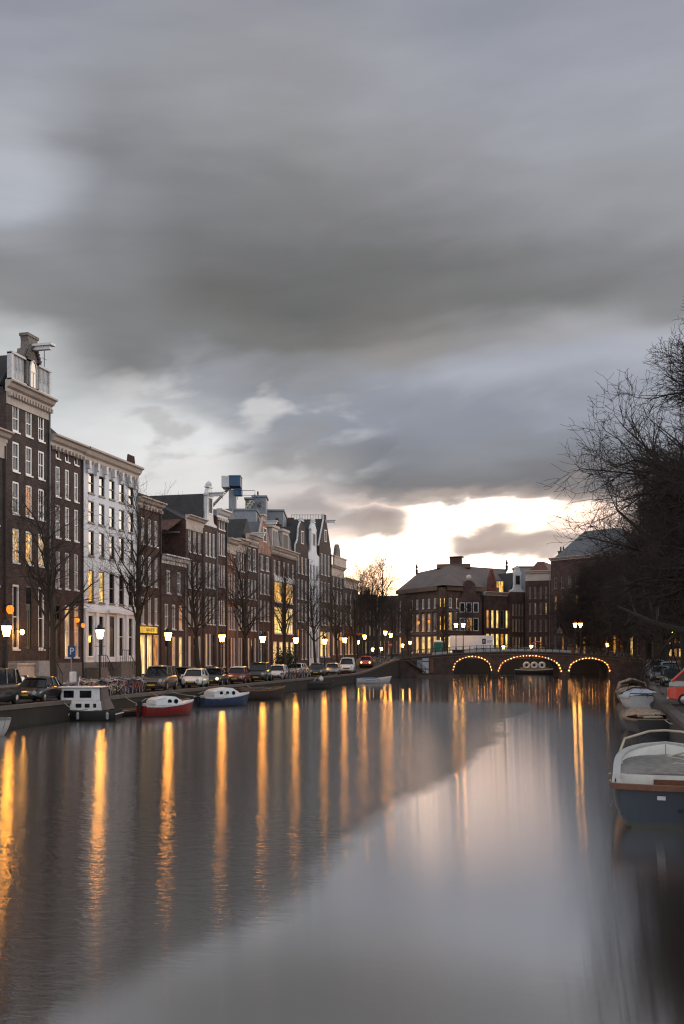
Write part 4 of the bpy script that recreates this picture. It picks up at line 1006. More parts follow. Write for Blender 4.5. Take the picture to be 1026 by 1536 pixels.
def grow(seed, H, trunk_r, first, n_limb, kids, limb_len, up=.25, levels=3, lean=0.0, limb_ang=(35, 65), min_r=.008, wig=.16, fork=None):
    rng = random.Random(seed); big = []; fine = []
    def rv(): return Vector((rng.gauss(0, 1), rng.gauss(0, 1), rng.gauss(0, 1)))
    def branch(p, d, L, r, lev):
        n = 5 if lev <= 1 else (4 if lev == 2 else 3)
        step = L / n; pts = [(p.copy(), r)]; out = big if lev <= 1 and r > .035 else fine
        for i in range(n):
            d = (d + rv() * wig + Vector((0, 0, up * (.5 if lev < 2 else .25)))).normalized()
            q = p + d * step; r2 = max(min_r * .7, r * (1 - .8 * (i + 1) / n) if lev >= 1 else r * .9)
            out.append((tuple(p), tuple(q), pts[-1][1], r2)); pts.append((q, r2)); p = q
            if lev < levels:
                k = kids[lev] / n; cnt = int(k) + (rng.random() < k - int(k))
                if i == 0 and lev <= 1 : cnt = max(0, cnt - 1)
                for _ in range(cnt):
                    w = rv(); w = (w - d * w.dot(d)).normalized(); a = R(rng.uniform(28, 58))
                    cd = d * math.cos(a) + w * math.sin(a)
                    branch(p, cd.normalized(), L * rng.uniform(.42, .7) * (1 - .35 * i / n), max(min_r, r2 * .62), lev + 1)
    p = Vector((0, 0, -.15)); d = Vector((lean, 0, 1)).normalized(); n = 12; r = trunk_r * 1.25
    ht = H * (fork or .8); step = ht / n; golden = rng.uniform(0, 6)
    for i in range(n):
        d = (d + rv() * .035 + Vector((0, 0, .1))).normalized(); q = p + d * step
        f = (i + 1) / n; r2 = trunk_r * (1 - (.82 if not fork else .35) * f) + .012
        big.append((tuple(p), tuple(q), r, r2)); r = r2; p = q
        if f * ht > H * first:
            cnt = n_limb / max(1, n * (1 - first * H / ht)); cnt = int(cnt) + (rng.random() < cnt - int(cnt))
            for _ in range(cnt):
                golden += 2.4 + rng.uniform(-.4, .4); a = R(rng.uniform(*limb_ang)) * (1 - .35 * f)
                cd = Vector((math.cos(golden) * math.sin(a), math.sin(golden) * math.sin(a), math.cos(a)))
                branch(p.copy(), cd, limb_len * H * (1.1 - .55 * f) * rng.uniform(.8, 1.15), max(.03, r2 * (.72 if fork and fork < .75 else .55)), 1)
    branch(p, d, H * .2, r, 1)
    return big, fine


def tree(label, loc, rz, grp, params, twig=M_TWIG, proto={}):
    key = (tuple(sorted(params.items())), twig.name)
    if key not in proto:
        t = thing('bare_tree', label, 'tree', loc, rz, grp)
        big, fine = grow(**params)
        seg_mesh('trunk', big, 7, M_BARK, t); seg_mesh('crown', fine, 3, twig, t)
        proto[key] = t
        return t
    return dup(proto[key], loc, rz, label, grp)


def left_trees():
    kinds = [dict(seed=3, H=13.0, trunk_r=.23, first=.30, n_limb=22, kids=(0, 9, 7, 5), limb_len=.36, levels=3, up=.22),
             dict(seed=8, H=13.6, trunk_r=.22, first=.28, n_limb=22, kids=(0, 9, 7, 5), limb_len=.35, levels=3, up=.26),
             dict(seed=15, H=12.2, trunk_r=.2, first=.30, n_limb=22, kids=(0, 9, 7, 5), limb_len=.36, levels=3, up=.2)]
    spec = [(82, 0, 1.0, 'bare tree with a mossy trunk behind the black saloon'), (208, 1, 1.08, 'tall bare tree with a mossy trunk at the right corner of the white house'), (300, 2, 1.0, 'bare tree between the white hatchback and the dark red car'),
            (370, 0, 1.0, 'bare tree behind the dark red hatchback'), (427, 1, .95, 'bare tree in front of the big glowing windows'), (475, 2, 1.0, 'bare tree in front of the slim white house'), (506, 0, .95, 'bare tree in front of the tall white-edged gable house'), (532, 1, .9, 'bare tree beside the last corner house')]
    for i, (px, k, sc, lab) in enumerate(spec):
        y, t = on_x(px, X_TREE)
        o = tree(lab, (X_TREE, y, gz(y)), i * 1.9, 'bare trees along the left quay', kinds[k]); o.scale = (sc,) * 3
    # thin pale sunlit trees beyond the row, against the bright sky
    for i, (px, dep, sc, lab) in enumerate(((541, 185, 1.0, 'thin bare tree against the bright sky, leftmost of the group past the corner house'), (558, 190, 1.1, 'bare tree glowing against the sunset, middle of the group past the corner house'), (574, 186, 1.15, 'tallest thin bare tree against the sunset, right of the group'), (566, 205, .9, 'small bare tree behind the sunset group'), (588, 172, .8, 'low bare tree by the left end of the bridge'), (524, 172, .9, 'bare tree just behind the corner house'),
                                           (612, 172, .75, 'small bare tree before the left wing of the big block'), (668, 172, .85, 'bare tree before the rounded corner of the big block'), (703, 171, .75, 'bare tree behind the white trailer'))):
        x, y = at(px, dep); o = tree(lab, (x, y, 2.6), i * 1.3 + .5, 'bare trees beyond the bridge', dict(kinds[1 + i % 2], min_r=.012), M_TWIGR); o.scale = (sc * (1.3 if dep > 180 else .95),) * 3
left_trees()


def right_trees():
    elm = [dict(seed=24, H=19.0, trunk_r=.5, first=.22, n_limb=50, kids=(0, 11, 9, 6, 4), limb_len=.375, levels=4, up=.07, limb_ang=(40, 76), fork=.72, min_r=.010, wig=.2),
           dict(seed=34, H=17.0, trunk_r=.42, first=.14, n_limb=26, kids=(0, 9, 8, 6, 4), limb_len=.46, levels=4, up=.04, limb_ang=(50, 100), fork=.7, min_r=.011, wig=.2)]
    for i, (px, dep, k, sc, lab) in enumerate(((1168, 50, 0, 1.23, 'huge bare elm leaning in from the right edge, nearest and tallest tree'), (1092, 60, 1, 1.26, 'broad bare tree behind the orange camper van'), (1030, 86, 0, 1.02, 'dark bare tree above the covered boats on the right bank'),
                                               (995, 106, 1, 1.12, 'bare tree before the right end of the bridge'), (972, 126, 0, .98, 'bare tree just short of the right bridge abutment'), (940, 163, 1, 1.05, 'bare tree past the right end of the bridge'), (898, 166, 0, .95, 'bare tree behind the right arch'), (1040, 118, 1, 1.05, 'bare tree before the lit shop fronts at the right edge'), (985, 150, 0, 1.0, 'bare tree behind the shop lamps on the right'), (868, 170, 1, .8, 'smaller bare tree behind the twin lanterns of the bridge'))):
        x, y = at(px, dep); o = tree(lab, (x, y, 1.1 if dep < 130 else 2.5), i * 2.1 + 1, 'bare elms on the right bank', elm[k], M_TWIGR); o.scale = (sc,) * 3
right_trees()
# ------------------------------------------------------------------ cars
def paint(name, base, metal=0.0, rough=.28): return mat('paint_' + name, base, rough, .08, 3, metal=metal, coat=.6)
CAR_KIND = {   # length, width, bonnet z, boot z, roof z, (rear glass base, rear roof, front roof, windscreen base) as fractions from the rear
    'saloon': (4.5, 1.75, .88, .92, 1.42, (.13, .28, .56, .72), .31),
    'hatch': (3.9, 1.7, .92, .98, 1.50, (.02, .14, .60, .76), .30),
    'mini': (3.5, 1.63, .90, .95, 1.49, (.02, .20, .60, .77), .29),
    'suv': (4.6, 1.85, 1.08, 1.15, 1.80, (.01, .09, .58, .71), .37),
    'van': (4.9, 1.9, 1.12, 1.2, 1.95, (.005, .05, .66, .80), .34)}


def car(label, loc, rz, kind, pm, roofm=None, group=None, lights=False, name='parked_car', cat='car', cls=None):
    L, W, zh, zb, zr, (a, b, c, d), rw = CAR_KIND[kind]
    t = thing(name, label, cat, loc, rz, group)
    X = lambda f: -L / 2 + f * L
    hw = W / 2
    # lower body: rings along the length
    st = [(0, .80, .45, zb - .32), (.012, .90, .36, zb - .12), (.05, .97, .24, zb - .03), (a + .10, 1, .20, zb), (.45, 1, .19, zb + .01), (d - .02, 1, .20, max(zh, zb - .02) + .02), (d + .08, .99, .20, zh), (.90, .96, .21, zh - .09), (.965, .88, .25, zh - .2), (.99, .78, .34, zh - .33), (1, .68, .44, zh - .42)]
    rows = []
    for f, wf_, z0, z1 in st:
        w = hw * wf_; x = X(f); zm = z0 + (z1 - z0) * .55
        half = [(w * .80, z0), (w * .95, z0 + .07), (w * .985, z0 + (z1 - z0) * .3), (w, zm), (w * .96, z1 - .06), (w * .86, z1)]
        rows.append([(x, y, z) for y, z in half] + [(x, -y, z) for y, z in reversed(half)])
    bd = MB().grid(rows, closed=True).add(rows[0], [tuple(range(11, -1, -1))]).add(rows[-1], [tuple(range(12))])
    body = bd.build('body', pm, t, smooth=True, sub=1)
    zb_ = max(zb, zh) - .04
    # glasshouse and painted roof with pillars
    wb, wr = hw * .87, hw * .70
    q = [(X(a), wb, zb_), (X(d), wb, zb_), (X(c), wr, zr - .05), (X(b), wr, zr - .05)]
    v = [(x, y, z) for x, y, z in q] + [(x, -y, z) for x, y, z in q]
    MB().add(v, [(0, 1, 2, 3), (7, 6, 5, 4), (1, 5, 6, 2), (0, 3, 7, 4), (3, 2, 6, 7)]).build('window', M_CGLASS, t)
    rf = MB()
    rws = []
    for f, dz, k in ((b - .03, -.06, .96), (b + .02, -.015, 1.02), ((b + c) / 2, .02, 1.04), (c - .03, -.01, 1.02), (c + .03, -.06, .98)):
        x = X(f); rws.append([(x, -wr * k, zr - .08 + dz), (x, -wr * k * .96, zr - .02 + dz), (x, 0, zr + .01 + dz), (x, wr * k * .96, zr - .02 + dz), (x, wr * k, zr - .08 + dz)])
    rf.grid(rws)
    roof = rf.build('roof', roofm or pm, t, smooth=True, solid=.035)
    pl = MB()
    for s in (1, -1):
        B = lambda f, u: (X(f), s * (wb + (wr - wb) * u + .012), zb_ + (zr - .05 - zb_) * u)
        pl.tube([B(d, 0), B(c, 1)], .04, 5).tube([B(a, 0), B(b, 1)], .06, 5)
        m1, m2 = a + (d - a) * .52, b + (c - b) * .5
        pl.tube([B(m1, 0), B(m2, 1)], .045, 5)
        if kind in ('suv', 'van', 'saloon'): pl.tube([B(a + (d - a) * .2, 0), B(b + (c - b) * .12, 1)], .05, 5)
        pl.tube([B(a, 0), B(d, 0)], .025, 4)
    pl.build('pillars', pm, t)
    dt = MB()
    dt.box(X(.985), X(1.0) + .03, -hw * .60, hw * .60, .30, .40).box(X(.99), X(1) + .035, -hw * .45, hw * .45, zh - .5, zh - .36)
    dt.build('bumper', M_RUBBER, t)
    g = MB().box(X(1) + .035, X(1) + .045, -.26, .26, .44, .55).build('number_plate', mat('plate_yellow', (.5, .36, .03), .5, .1), t)
    for s in (1, -1):
        MB().lathe([(.02, .0), (.10, .03), (.12, .07), (.11, .1)], 10, (X(.975), s * hw * .66, zh - .27), axis='x').build('headlight', lit('headlight_on', (1, .62, .2), 5, 0) if lights else mat('lamp_glass', (.5, .5, .48), .1, .1), t)
        MB().box(X(.0) - .015, X(.03), s * hw * .68 - .12, s * hw * .68 + .12, zb - .35, zb - .16).build('tail_light', mat('red_lens', (.25, .01, .008), .2, .1), t)
        MB().box(X(d - .05), X(d - .01), s * hw * .93 + (0 if s > 0 else -.17), s * hw * .93 + (.17 if s > 0 else 0), zb_ + .02, zb_ + .15).build('mirror', pm, t, bevel=.02)
        for f in (.19, .81):
            w = MB().lathe([(rw * .6, -.11), (rw * .93, -.11), (rw, -.05), (rw, .05), (rw * .93, .11), (rw * .6, .11)], 18, (X(f), s * (hw - .10), rw), axis='y').build('wheel', M_RUBBER, t, smooth=False)
            r_ = MB().lathe([(.03, -.02), (rw * .60, -.0), (rw * .64, .02), (rw * .3, .05), (.05, .06)], 14, (X(f), s * (hw + .005), rw), axis='y'); 
            r_.build('rim', M_RIM, w)
            MB().lathe([(rw * 1.2, -.2), (rw * 1.2, .0)], 16, (X(f), s * (hw - .11 if s > 0 else hw - .11) + (.1 if s > 0 else .1), rw + .02), axis='y').build('wheel_arch', M_RUBBER, t) if False else None
    return t


def left_cars():
    sp = [  # photo column of the middle, kind, paint, label
        (-18, 'van', paint('black', (.012, .012, .014)), 'black people carrier cut by the left edge of the picture', {}),
        (58, 'saloon', paint('black', (.012, .012, .014)), 'glossy black saloon parked at the canal edge by the mossy tree', {}),
        (239, 'suv', paint('taupe', (.10, .085, .075), .4), 'grey brown off-road car beside the heap of bicycles', {}),
        (293, 'mini', paint('white', (.72, .72, .70)), 'small white rounded hatchback behind the blue boat', {}),
        (322, 'hatch', paint('charcoal', (.03, .03, .033), .3), 'dark car with its headlamp lit behind the white hatchback', {'lights': True}),
        (357, 'hatch', paint('maroon', (.16, .018, .018)), 'dark red hatchback with a pale roof above the brown covered boat', {'roofm': paint('white', (.72, .72, .70))}),
        (389, 'suv', paint('graphite', (.035, .036, .04), .4), 'dark grey off-road car left of the white car', {}),
        (417, 'hatch', paint('white2', (.66, .66, .66)), 'white car below the big glowing windows', {}),
        (476, 'hatch', paint('teal', (.03, .045, .045), .4), 'dark greenish car right of the parked bicycles', {}),
        (499, 'saloon', paint('silver', (.30, .31, .32), .6), 'silver grey car just left of the white van', {}),
        (521, 'van', paint('white', (.72, .72, .70)), 'white van with a pink bonnet reflection near the bridge ramp', {}),
        (549, 'hatch', paint('red', (.42, .03, .025)), 'bright red car farthest along the quay, next to the bridge ramp', {'lights': True})]
    for i, (px, kind, pm, lab, kw) in enumerate(sp):
        y, t = on_x(px, -30.75)
        car(lab, (-30.75, y, gz(y)), R(-90 + 11), kind, pm, group='cars parked along the left quay', **kw)
    # second row of roofs against the houses
    for i, (px, kind, pm, lab) in enumerate(((276, 'hatch', paint('black', (.012, .012, .014)), 'black car half hidden between the grey brown off-roader and the white hatchback'), (446, 'saloon', paint('white', (.72, .72, .70)), 'white car mostly hidden behind the bicycles right of the white hatch'), (12, 'saloon', paint('navy', (.015, .02, .04), .3), 'dark car on the house side of the street by the tall house'))):
        y, t = on_x(px, -34.6); car(lab, (-34.6, y, gz(y)), R(-90), kind, pm, group='cars along the house side')
    # right bank
    for px, dep, kind, pm, lab, rz in ((990, 92, 'hatch', paint('blue grey', (.16, .19, .24), .5), 'blue grey car with snowy reflections at the right quay edge', 62), (984, 104, 'van', paint('silver', (.30, .31, .32), .6), 'silver van behind the blue grey car on the right quay', 70), (1004, 98, 'suv', paint('pale blue', (.3, .36, .44), .3), 'pale blue off-roader above the covered boats on the right', 66), (1008, 82, 'saloon', paint('dark green', (.02, .04, .03), .3), 'dark green car between the covered boats and the orange van', 68)):
        x, y = at(px, dep); car(lab, (x, y, gz(y) + .01), R(-90 - 180 + rz + 112), kind, pm, group='cars parked on the right quay')
left_cars()


def orange_van():
    x, y = at(1003, 53)
    t = thing('camper_van', 'orange red and pale grey camper van parked at the right quay edge', 'van', (x + 2.15, y + .2, 1.1), R(176))
    org = paint('orange red', (.62, .055, .02)); gry = paint('pale grey', (.42, .41, .39))
    def ring(x, w, z0, z1): return [(x, -w, z0), (x, w, z0), (x, w, z1), (x, -w, z1)]
    W = .92
    lo = [(-2.2, W * .95, .35, .95), (-2.15, W, .3, 1.0), (1.75, W, .3, 1.0), (2.05, W * .95, .36, .98), (2.2, W * .86, .45, .9)]
    b = MB().grid([ring(*s) for s in lo], closed=True).add(ring(*lo[0]), [(3, 2, 1, 0)]).add(ring(*lo[-1]), [(0, 1, 2, 3)]).build('body', org, t, bevel=.05)
    md = [(-2.2, W * .96, 1.003, 1.28), (1.7, W * 1.005, 1.003, 1.28), (2.02, W * .95, 1.003, 1.26), (2.12, W * .9, 1.003, 1.2)]
    MB().grid([ring(*s) for s in md], closed=True).add(ring(*md[0]), [(3, 2, 1, 0)]).add(ring(*md[-1]), [(0, 1, 2, 3)]).build('side_panel', gry, t, bevel=.03)
    v = [(-2.1, -W * .94, 1.283), (1.95, -W * .92, 1.283), (1.25, -W * .78, 1.93), (-2.0, -W * .8, 1.93)]; v += [(x_, -y_, z_) for x_, y_, z_ in v]
    MB().add(v, [(3, 2, 1, 0), (4, 5, 6, 7), (5, 1, 2, 6), (0, 4, 7, 3), (2, 3, 7, 6)]).build('window', M_CGLASS, t)
    p = MB()
    for s in (1, -1):
        for f0, f1 in ((1.95, 1.25), (.75, .62), (-.6, -.6), (-2.1, -2.0)): p.tube([(f0, s * (W * .93 + .01), 1.28), (f1, s * (W * .79 + .015), 1.95)], .065, 5)
        p.tube([(1.97, s * W * .93, 1.29), (-2.1, s * W * .95, 1.29)], .04, 4).tube([(1.27, s * W * .8, 1.93), (-2.0, s * W * .81, 1.93)], .06, 5)
    p.tube([(1.27, -W * .8, 1.93), (1.27, W * .8, 1.93)], .06, 5); p.build('pillars', org, t)
    MB().grid([[(1.4, -W * .74, 1.96), (1.4, W * .74, 1.96)], [(1.2, -W * .8, 2.02), (1.2, W * .8, 2.02)], [(.4, -W * .72, 2.38), (.4, W * .72, 2.38)], [(-1.9, -W * .72, 2.4), (-1.9, W * .72, 2.4)], [(-2.05, -W * .8, 1.97), (-2.05, W * .8, 1.97)]]).add([(1.2, -W * .8, 1.96), (.4, -W * .72, 2.38), (-1.9, -W * .72, 2.4), (-2.05, -W * .8, 1.96), (1.2, W * .8, 1.96), (.4, W * .72, 2.38), (-1.9, W * .72, 2.4), (-2.05, W * .8, 1.96)], [(0, 1, 2, 3), (7, 6, 5, 4)]).build('roof', gry, t, bevel=.04)
    for s in (1, -1):
        MB().lathe([(.03, 0), (.12, .02), (.13, .05)], 12, (2.16, s * .6, .78), axis='x').build('headlight', mat('lamp_glass', (.5, .5, .48), .1, .1), t)
        for f in (1.35, -1.35):
            w = MB().lathe([(.2, -.1), (.31, -.1), (.33, 0), (.31, .1), (.2, .1)], 18, (f, s * (W - .09), .33), axis='y').build('wheel', M_RUBBER, t)
            MB().lathe([(.03, -.01), (.2, 0), (.2, .02), (.04, .04)], 14, (f, s * (W + .012), .33), axis='y').build('rim', M_RIM, w)
    MB().box(2.12, 2.24, -.85, .85, .34, .46).build('bumper', gry, t, bevel=.03)
orange_van()


# ------------------------------------------------------------------ bicycles
def bicycle(fm, group):
    t = thing('bicycle', 'parked city bicycle leaning among the others along the quay', 'bicycle', (0, 0, 0), 0, group)
    for x in (-.52, .52):
        w = MB()
        n = 20
        w.tube([(x + .33 * math.cos(2 * PI * k / n), 0, .35 + .33 * math.sin(2 * PI * k / n)) for k in range(n + 1)], .022, 5, cap=False)
        wo = w.build('wheel', M_RUBBER, t)
        s = MB()
        for k in range(7): a = PI * k / 7; s.tube([(x - .32 * math.cos(a), 0, .35 - .32 * math.sin(a)), (x + .32 * math.cos(a), 0, .35 + .32 * math.sin(a))], .006, 3)
        s.build('rim', M_RIM, wo)
    f = MB()
    f.tube([(.52, 0, .35), (.40, 0, .78), (.36, 0, .98)], .02, 5).tube([(.40, 0, .75), (-.08, 0, .35), (-.2, 0, .86)], .02, 5).tube([(.41, 0, .70), (-.14, 0, .62)], .018, 5).tube([(-.08, 0, .35), (-.52, 0, .35), (-.17, 0, .72)], .016, 5)
    f.tube([(-.85, 0, .55), (-.72, 0, .69), (-.52, 0, .74), (-.3, 0, .70)], .03, 4)
    f.tube([(-.22, 0, .76), (-.78, 0, .74)], .025, 4)
    f.build('frame', fm, t)
    MB().tube([(.22, -.28, 1.02), (.34, -.2, 1.04), (.37, 0, 1.0), (.34, .2, 1.04), (.22, .28, 1.02)], .017, 5).build('handlebar', M_RIM, t)
    MB().lathe([(.02, -.02), (.09, 0), (.08, .05), (.02, .07)], 8, (-.22, 0, .9)).build('saddle', M_RUBBER, t)
    return t


def bikes():
    rng = random.Random(5)
    cols = [('black', (.015, .015, .015)), ('steel', (.25, .25, .25)), ('red', (.22, .03, .02)), ('cream', (.42, .36, .26)), ('blue', (.04, .08, .16))]
    protos = [bicycle(mat('bike_' + n, c, .35, .1, 4), 'bicycles parked along the left quay') for n, c in cols]
    crate = mat('basket', (.24, .13, .05), .8, .4, 12)
    used = set()
    def put(loc, rz, label, group):
        k = rng.randrange(5)
        if k not in used:
            o = protos[k]; used.add(k); o.location = loc; o.rotation_euler = (R(rng.uniform(-7, 7)), 0, rz); o['label'] = label; o['group'] = group
        else:
            o = dup(protos[k], loc, rz, label, group); o.rotation_euler.x = R(rng.uniform(-9, 9))
        return o
    for px0, px1, n, xs, lab in ((100, 222, 66, (-29.55, -30.3, -31.1, -31.8, -32.8, -33.6), 'parked bicycle in the dense heap behind the white cabin boat'), (425, 466, 13, (-29.6, -30.4, -31.2), 'parked bicycle in the row right of the white car below the glowing windows'), (556, 590, 9, (-29.6, -30.4), 'parked bicycle at the top of the quay ramp by the bridge')):
        for k in range(n):
            X = xs[k % len(xs)]; px = px0 + (px1 - px0) * (k + rng.uniform(.1, .9)) / n
            y, t = on_x(px, X); put((X, y, gz(y)), R(rng.choice((75, 100, 105, 80, 60, -85, 120)) + rng.uniform(-14, 14)), lab, 'bicycles parked along the left quay')
    # bicycles against the bridge railing
    for k in range(26):
        px = (712 + 88 * k / 15) if k < 15 else (876 + 74 * (k - 15) / 11)
        s = s_of(px + rng.uniform(-1.5, 1.5)); put(on_bridge(s, .62 + .4 * (k % 2)), BR_RZ + R(rng.choice((0, 180)) + rng.uniform(-14, 14)), 'parked bicycle leaning on the bridge railing', 'bicycles on the bridge')
bikes()


def quay_small():
    # parking sign
    y, t = on_x(107, -31.2); z = gz(y)
    p = thing('parking_sign', 'blue square parking sign with a white P on a grey pole', 'sign', (-31.2, y, z), R(60))
    MB().tube([(0, 0, 0), (0, 0, 3.0)], .035, 8).build('pole', M_ZINC, p)
    bd = MB().box(-.27, .27, -.05, -.03, 2.5, 3.2).build('sign_board', mat('sign_blue', (.015, .07, .2), .4, .08), p, bevel=.01)
    text_mesh('lettering', 'P', .6, M_WHITE, bd, Matrix.Translation((0, -.056, 2.85)) @ Matrix.Rotation(R(90), 4, 'X'))
    # pay machine and low hedge boxes
    y, t = on_x(105, -30.6); m = thing('parking_meter', 'pale parking pay post below the blue sign', 'parking meter', (-30.4, y, gz(y)), R(70))
    MB().box(-.11, .11, -.09, .09, 0, 1.0).build('post', M_ZINC, m, bevel=.02); MB().box(-.17, .17, -.13, .13, 1.003, 1.65).build('head', M_WHITE, m, bevel=.03)
    y, t = on_x(142, -33.4); pl = thing('planter', 'low hedge box of dry grass in front of the white house', 'planter', (-33.4, y, gz(y)), R(90))
    MB().box(-.9, .9, -.3, .3, 0, .55).build('box', M_DARKW, pl, bevel=.02)
    rng = random.Random(4); sg = []
    for k in range(500):
        a = Vector((rng.uniform(-.85, .85), rng.uniform(-.26, .26), .5)); sg.append((tuple(a), tuple(a + Vector((rng.gauss(0, .12), rng.gauss(0, .1), rng.uniform(.3, .75)))), .018, .006))
    seg_mesh('grass', sg, 3, mat('dry_grass', (.13, .11, .05), .9, .4, 9), pl)
    # dark clipped shrub
    y, t = on_x(457, -33.2); sh = thing('shrub', 'dark round shrub beside the big glowing windows', 'shrub', (-35.5, y, gz(y)), 0)
    sg = []; lf = MB()
    for k in range(40):
        a = Vector((rng.gauss(0, .5), rng.gauss(0, .5), rng.uniform(.8, 2.8))); sg.append(((0, 0, .1), tuple(a), .03, .01))
    seg_mesh('stem', sg, 4, M_BARK, sh)
    for k in range(1500):
        a = Vector((rng.gauss(0, .62), rng.gauss(0, .62), 1.7 + rng.gauss(0, .6))); u = Vector((rng.gauss(0, 1), rng.gauss(0, 1), rng.gauss(0, 1))).normalized() * .13; w = u.orthogonal().normalized() * .07
        lf.add([a - u, a + w, a + u, a - w], [(0, 1, 2, 3)])
    lf.build('leaves', mat('dark_leaf', (.02, .03, .014), .6, .4, 3), sh)
    # red hoods and crate on the bridge
quay_small()


# ------------------------------------------------------------------ boats
def hull_rows(L, B, draft, zs, stern_w=.78, full=2.2, n=16, m=7, inset=0.0, floor=None, flare=.6, rake=.35, st=.4):
    """Rings from stern to bow, each from starboard gunwale round the keel to port gunwale. zs = sheer (stern, middle, bow)."""
    rows = []
    for i in range(n + 1):
        t = i / n
        w = stern_w + (1 - stern_w) * min(1, t / st) ** (.8 if st > .2 else .5)
        if t >= .4: w = (1 - ((t - .4) / .6) ** full) ** .62
        w = max(.012, w) * B / 2 - inset; w = max(.008, w)
        z1 = zs[0] * (1 - t) * (1 - 2 * t) + 4 * zs[1] * t * (1 - t) + zs[2] * t * (2 * t - 1)
        z0 = -draft + max(0, (t - .75) / .25) ** 2 * draft * .9 if floor is None else floor
        x0 = -L / 2 + t * (L - inset); row = []
        for k in range(-m, m + 1):
            th = abs(k) / m * PI / 2; y = w * math.sin(th) ** flare; z = z0 + (z1 - z0) * (1 - math.cos(th)) ** .85
            row.append((x0 + rake * t ** 3 * (z - z0) / max(.1, z1 - z0), math.copysign(y, k) if k else 0.0, z))
        rows.append(row)
    return rows


def hull(parent, L, B, draft, zs, hm, im, gm, rail=.05, floor=.12, stern_w=.78, full=2.2, flare=.6, rake=.35, inset=.07, closed=True, st=.4, n=16):
    rows = hull_rows(L, B, draft, zs, stern_w, full, n=n, flare=flare, rake=rake, st=st)
    ho = MB().grid(rows).add(rows[0], [tuple(range(len(rows[0])))]).build('hull', hm, parent, smooth=True)
    inn = hull_rows(L - .1, B, draft, [z - .003 for z in zs], stern_w, full, inset=inset, floor=floor, flare=flare, rake=rake, st=st, n=n)
    MB().grid(inn).add(inn[0], [tuple(range(len(inn[0]) - 1, -1, -1))]).build('inner_hull', im, ho, smooth=True)
    edge = [r[0] for r in rows] + [r[-1] for r in reversed(rows)]
    edge2 = [r[0] for r in inn] + [r[-1] for r in reversed(inn)]
    g = MB(); up = rail
    ring = [[a, (a[0], a[1], a[2] + up), (b[0], b[1], b[2] + up), b] for a, b in zip(edge, edge2)]
    ring = [[(a[0], a[1] * 1.015, a[2] - .04), (a[0], a[1] * 1.015, a[2] + up), (b[0], b[1] * .98, b[2] + up), (b[0], b[1] * .98, b[2] - .02)] for a, b in zip(edge, edge2)]
    g.grid(ring + ([ring[0]] if closed else []), closed=True).build('gunwale', gm, parent)
    return ho, rows, inn


def cover(parent, rows, rise, m, i0, i1, name='tarpaulin'):
    """Cloth stretched over the gunwales between two stations, with a ridge."""
    out = []
    for i in range(i0, i1 + 1):
        a, b = rows[i][0], rows[i][-1]; r = []
        for k in range(9):
            u = k / 8; y = a[1] * 1.04 + (b[1] - a[1]) * 1.04 * u; sag = .03 * math.sin(i * 2.3 + k * 1.7)
            r.append((a[0], y, a[2] + .06 + rise * math.sin(PI * u) ** .8 * min(1, (i - i0 + .6) / 2.5) * min(1, (i1 - i + .6) / 2.5) + sag - (.16 if k in (0, 8) else 0)))
        out.append(r)
    return MB().grid(out).build(name, m, parent, smooth=True, solid=.02)


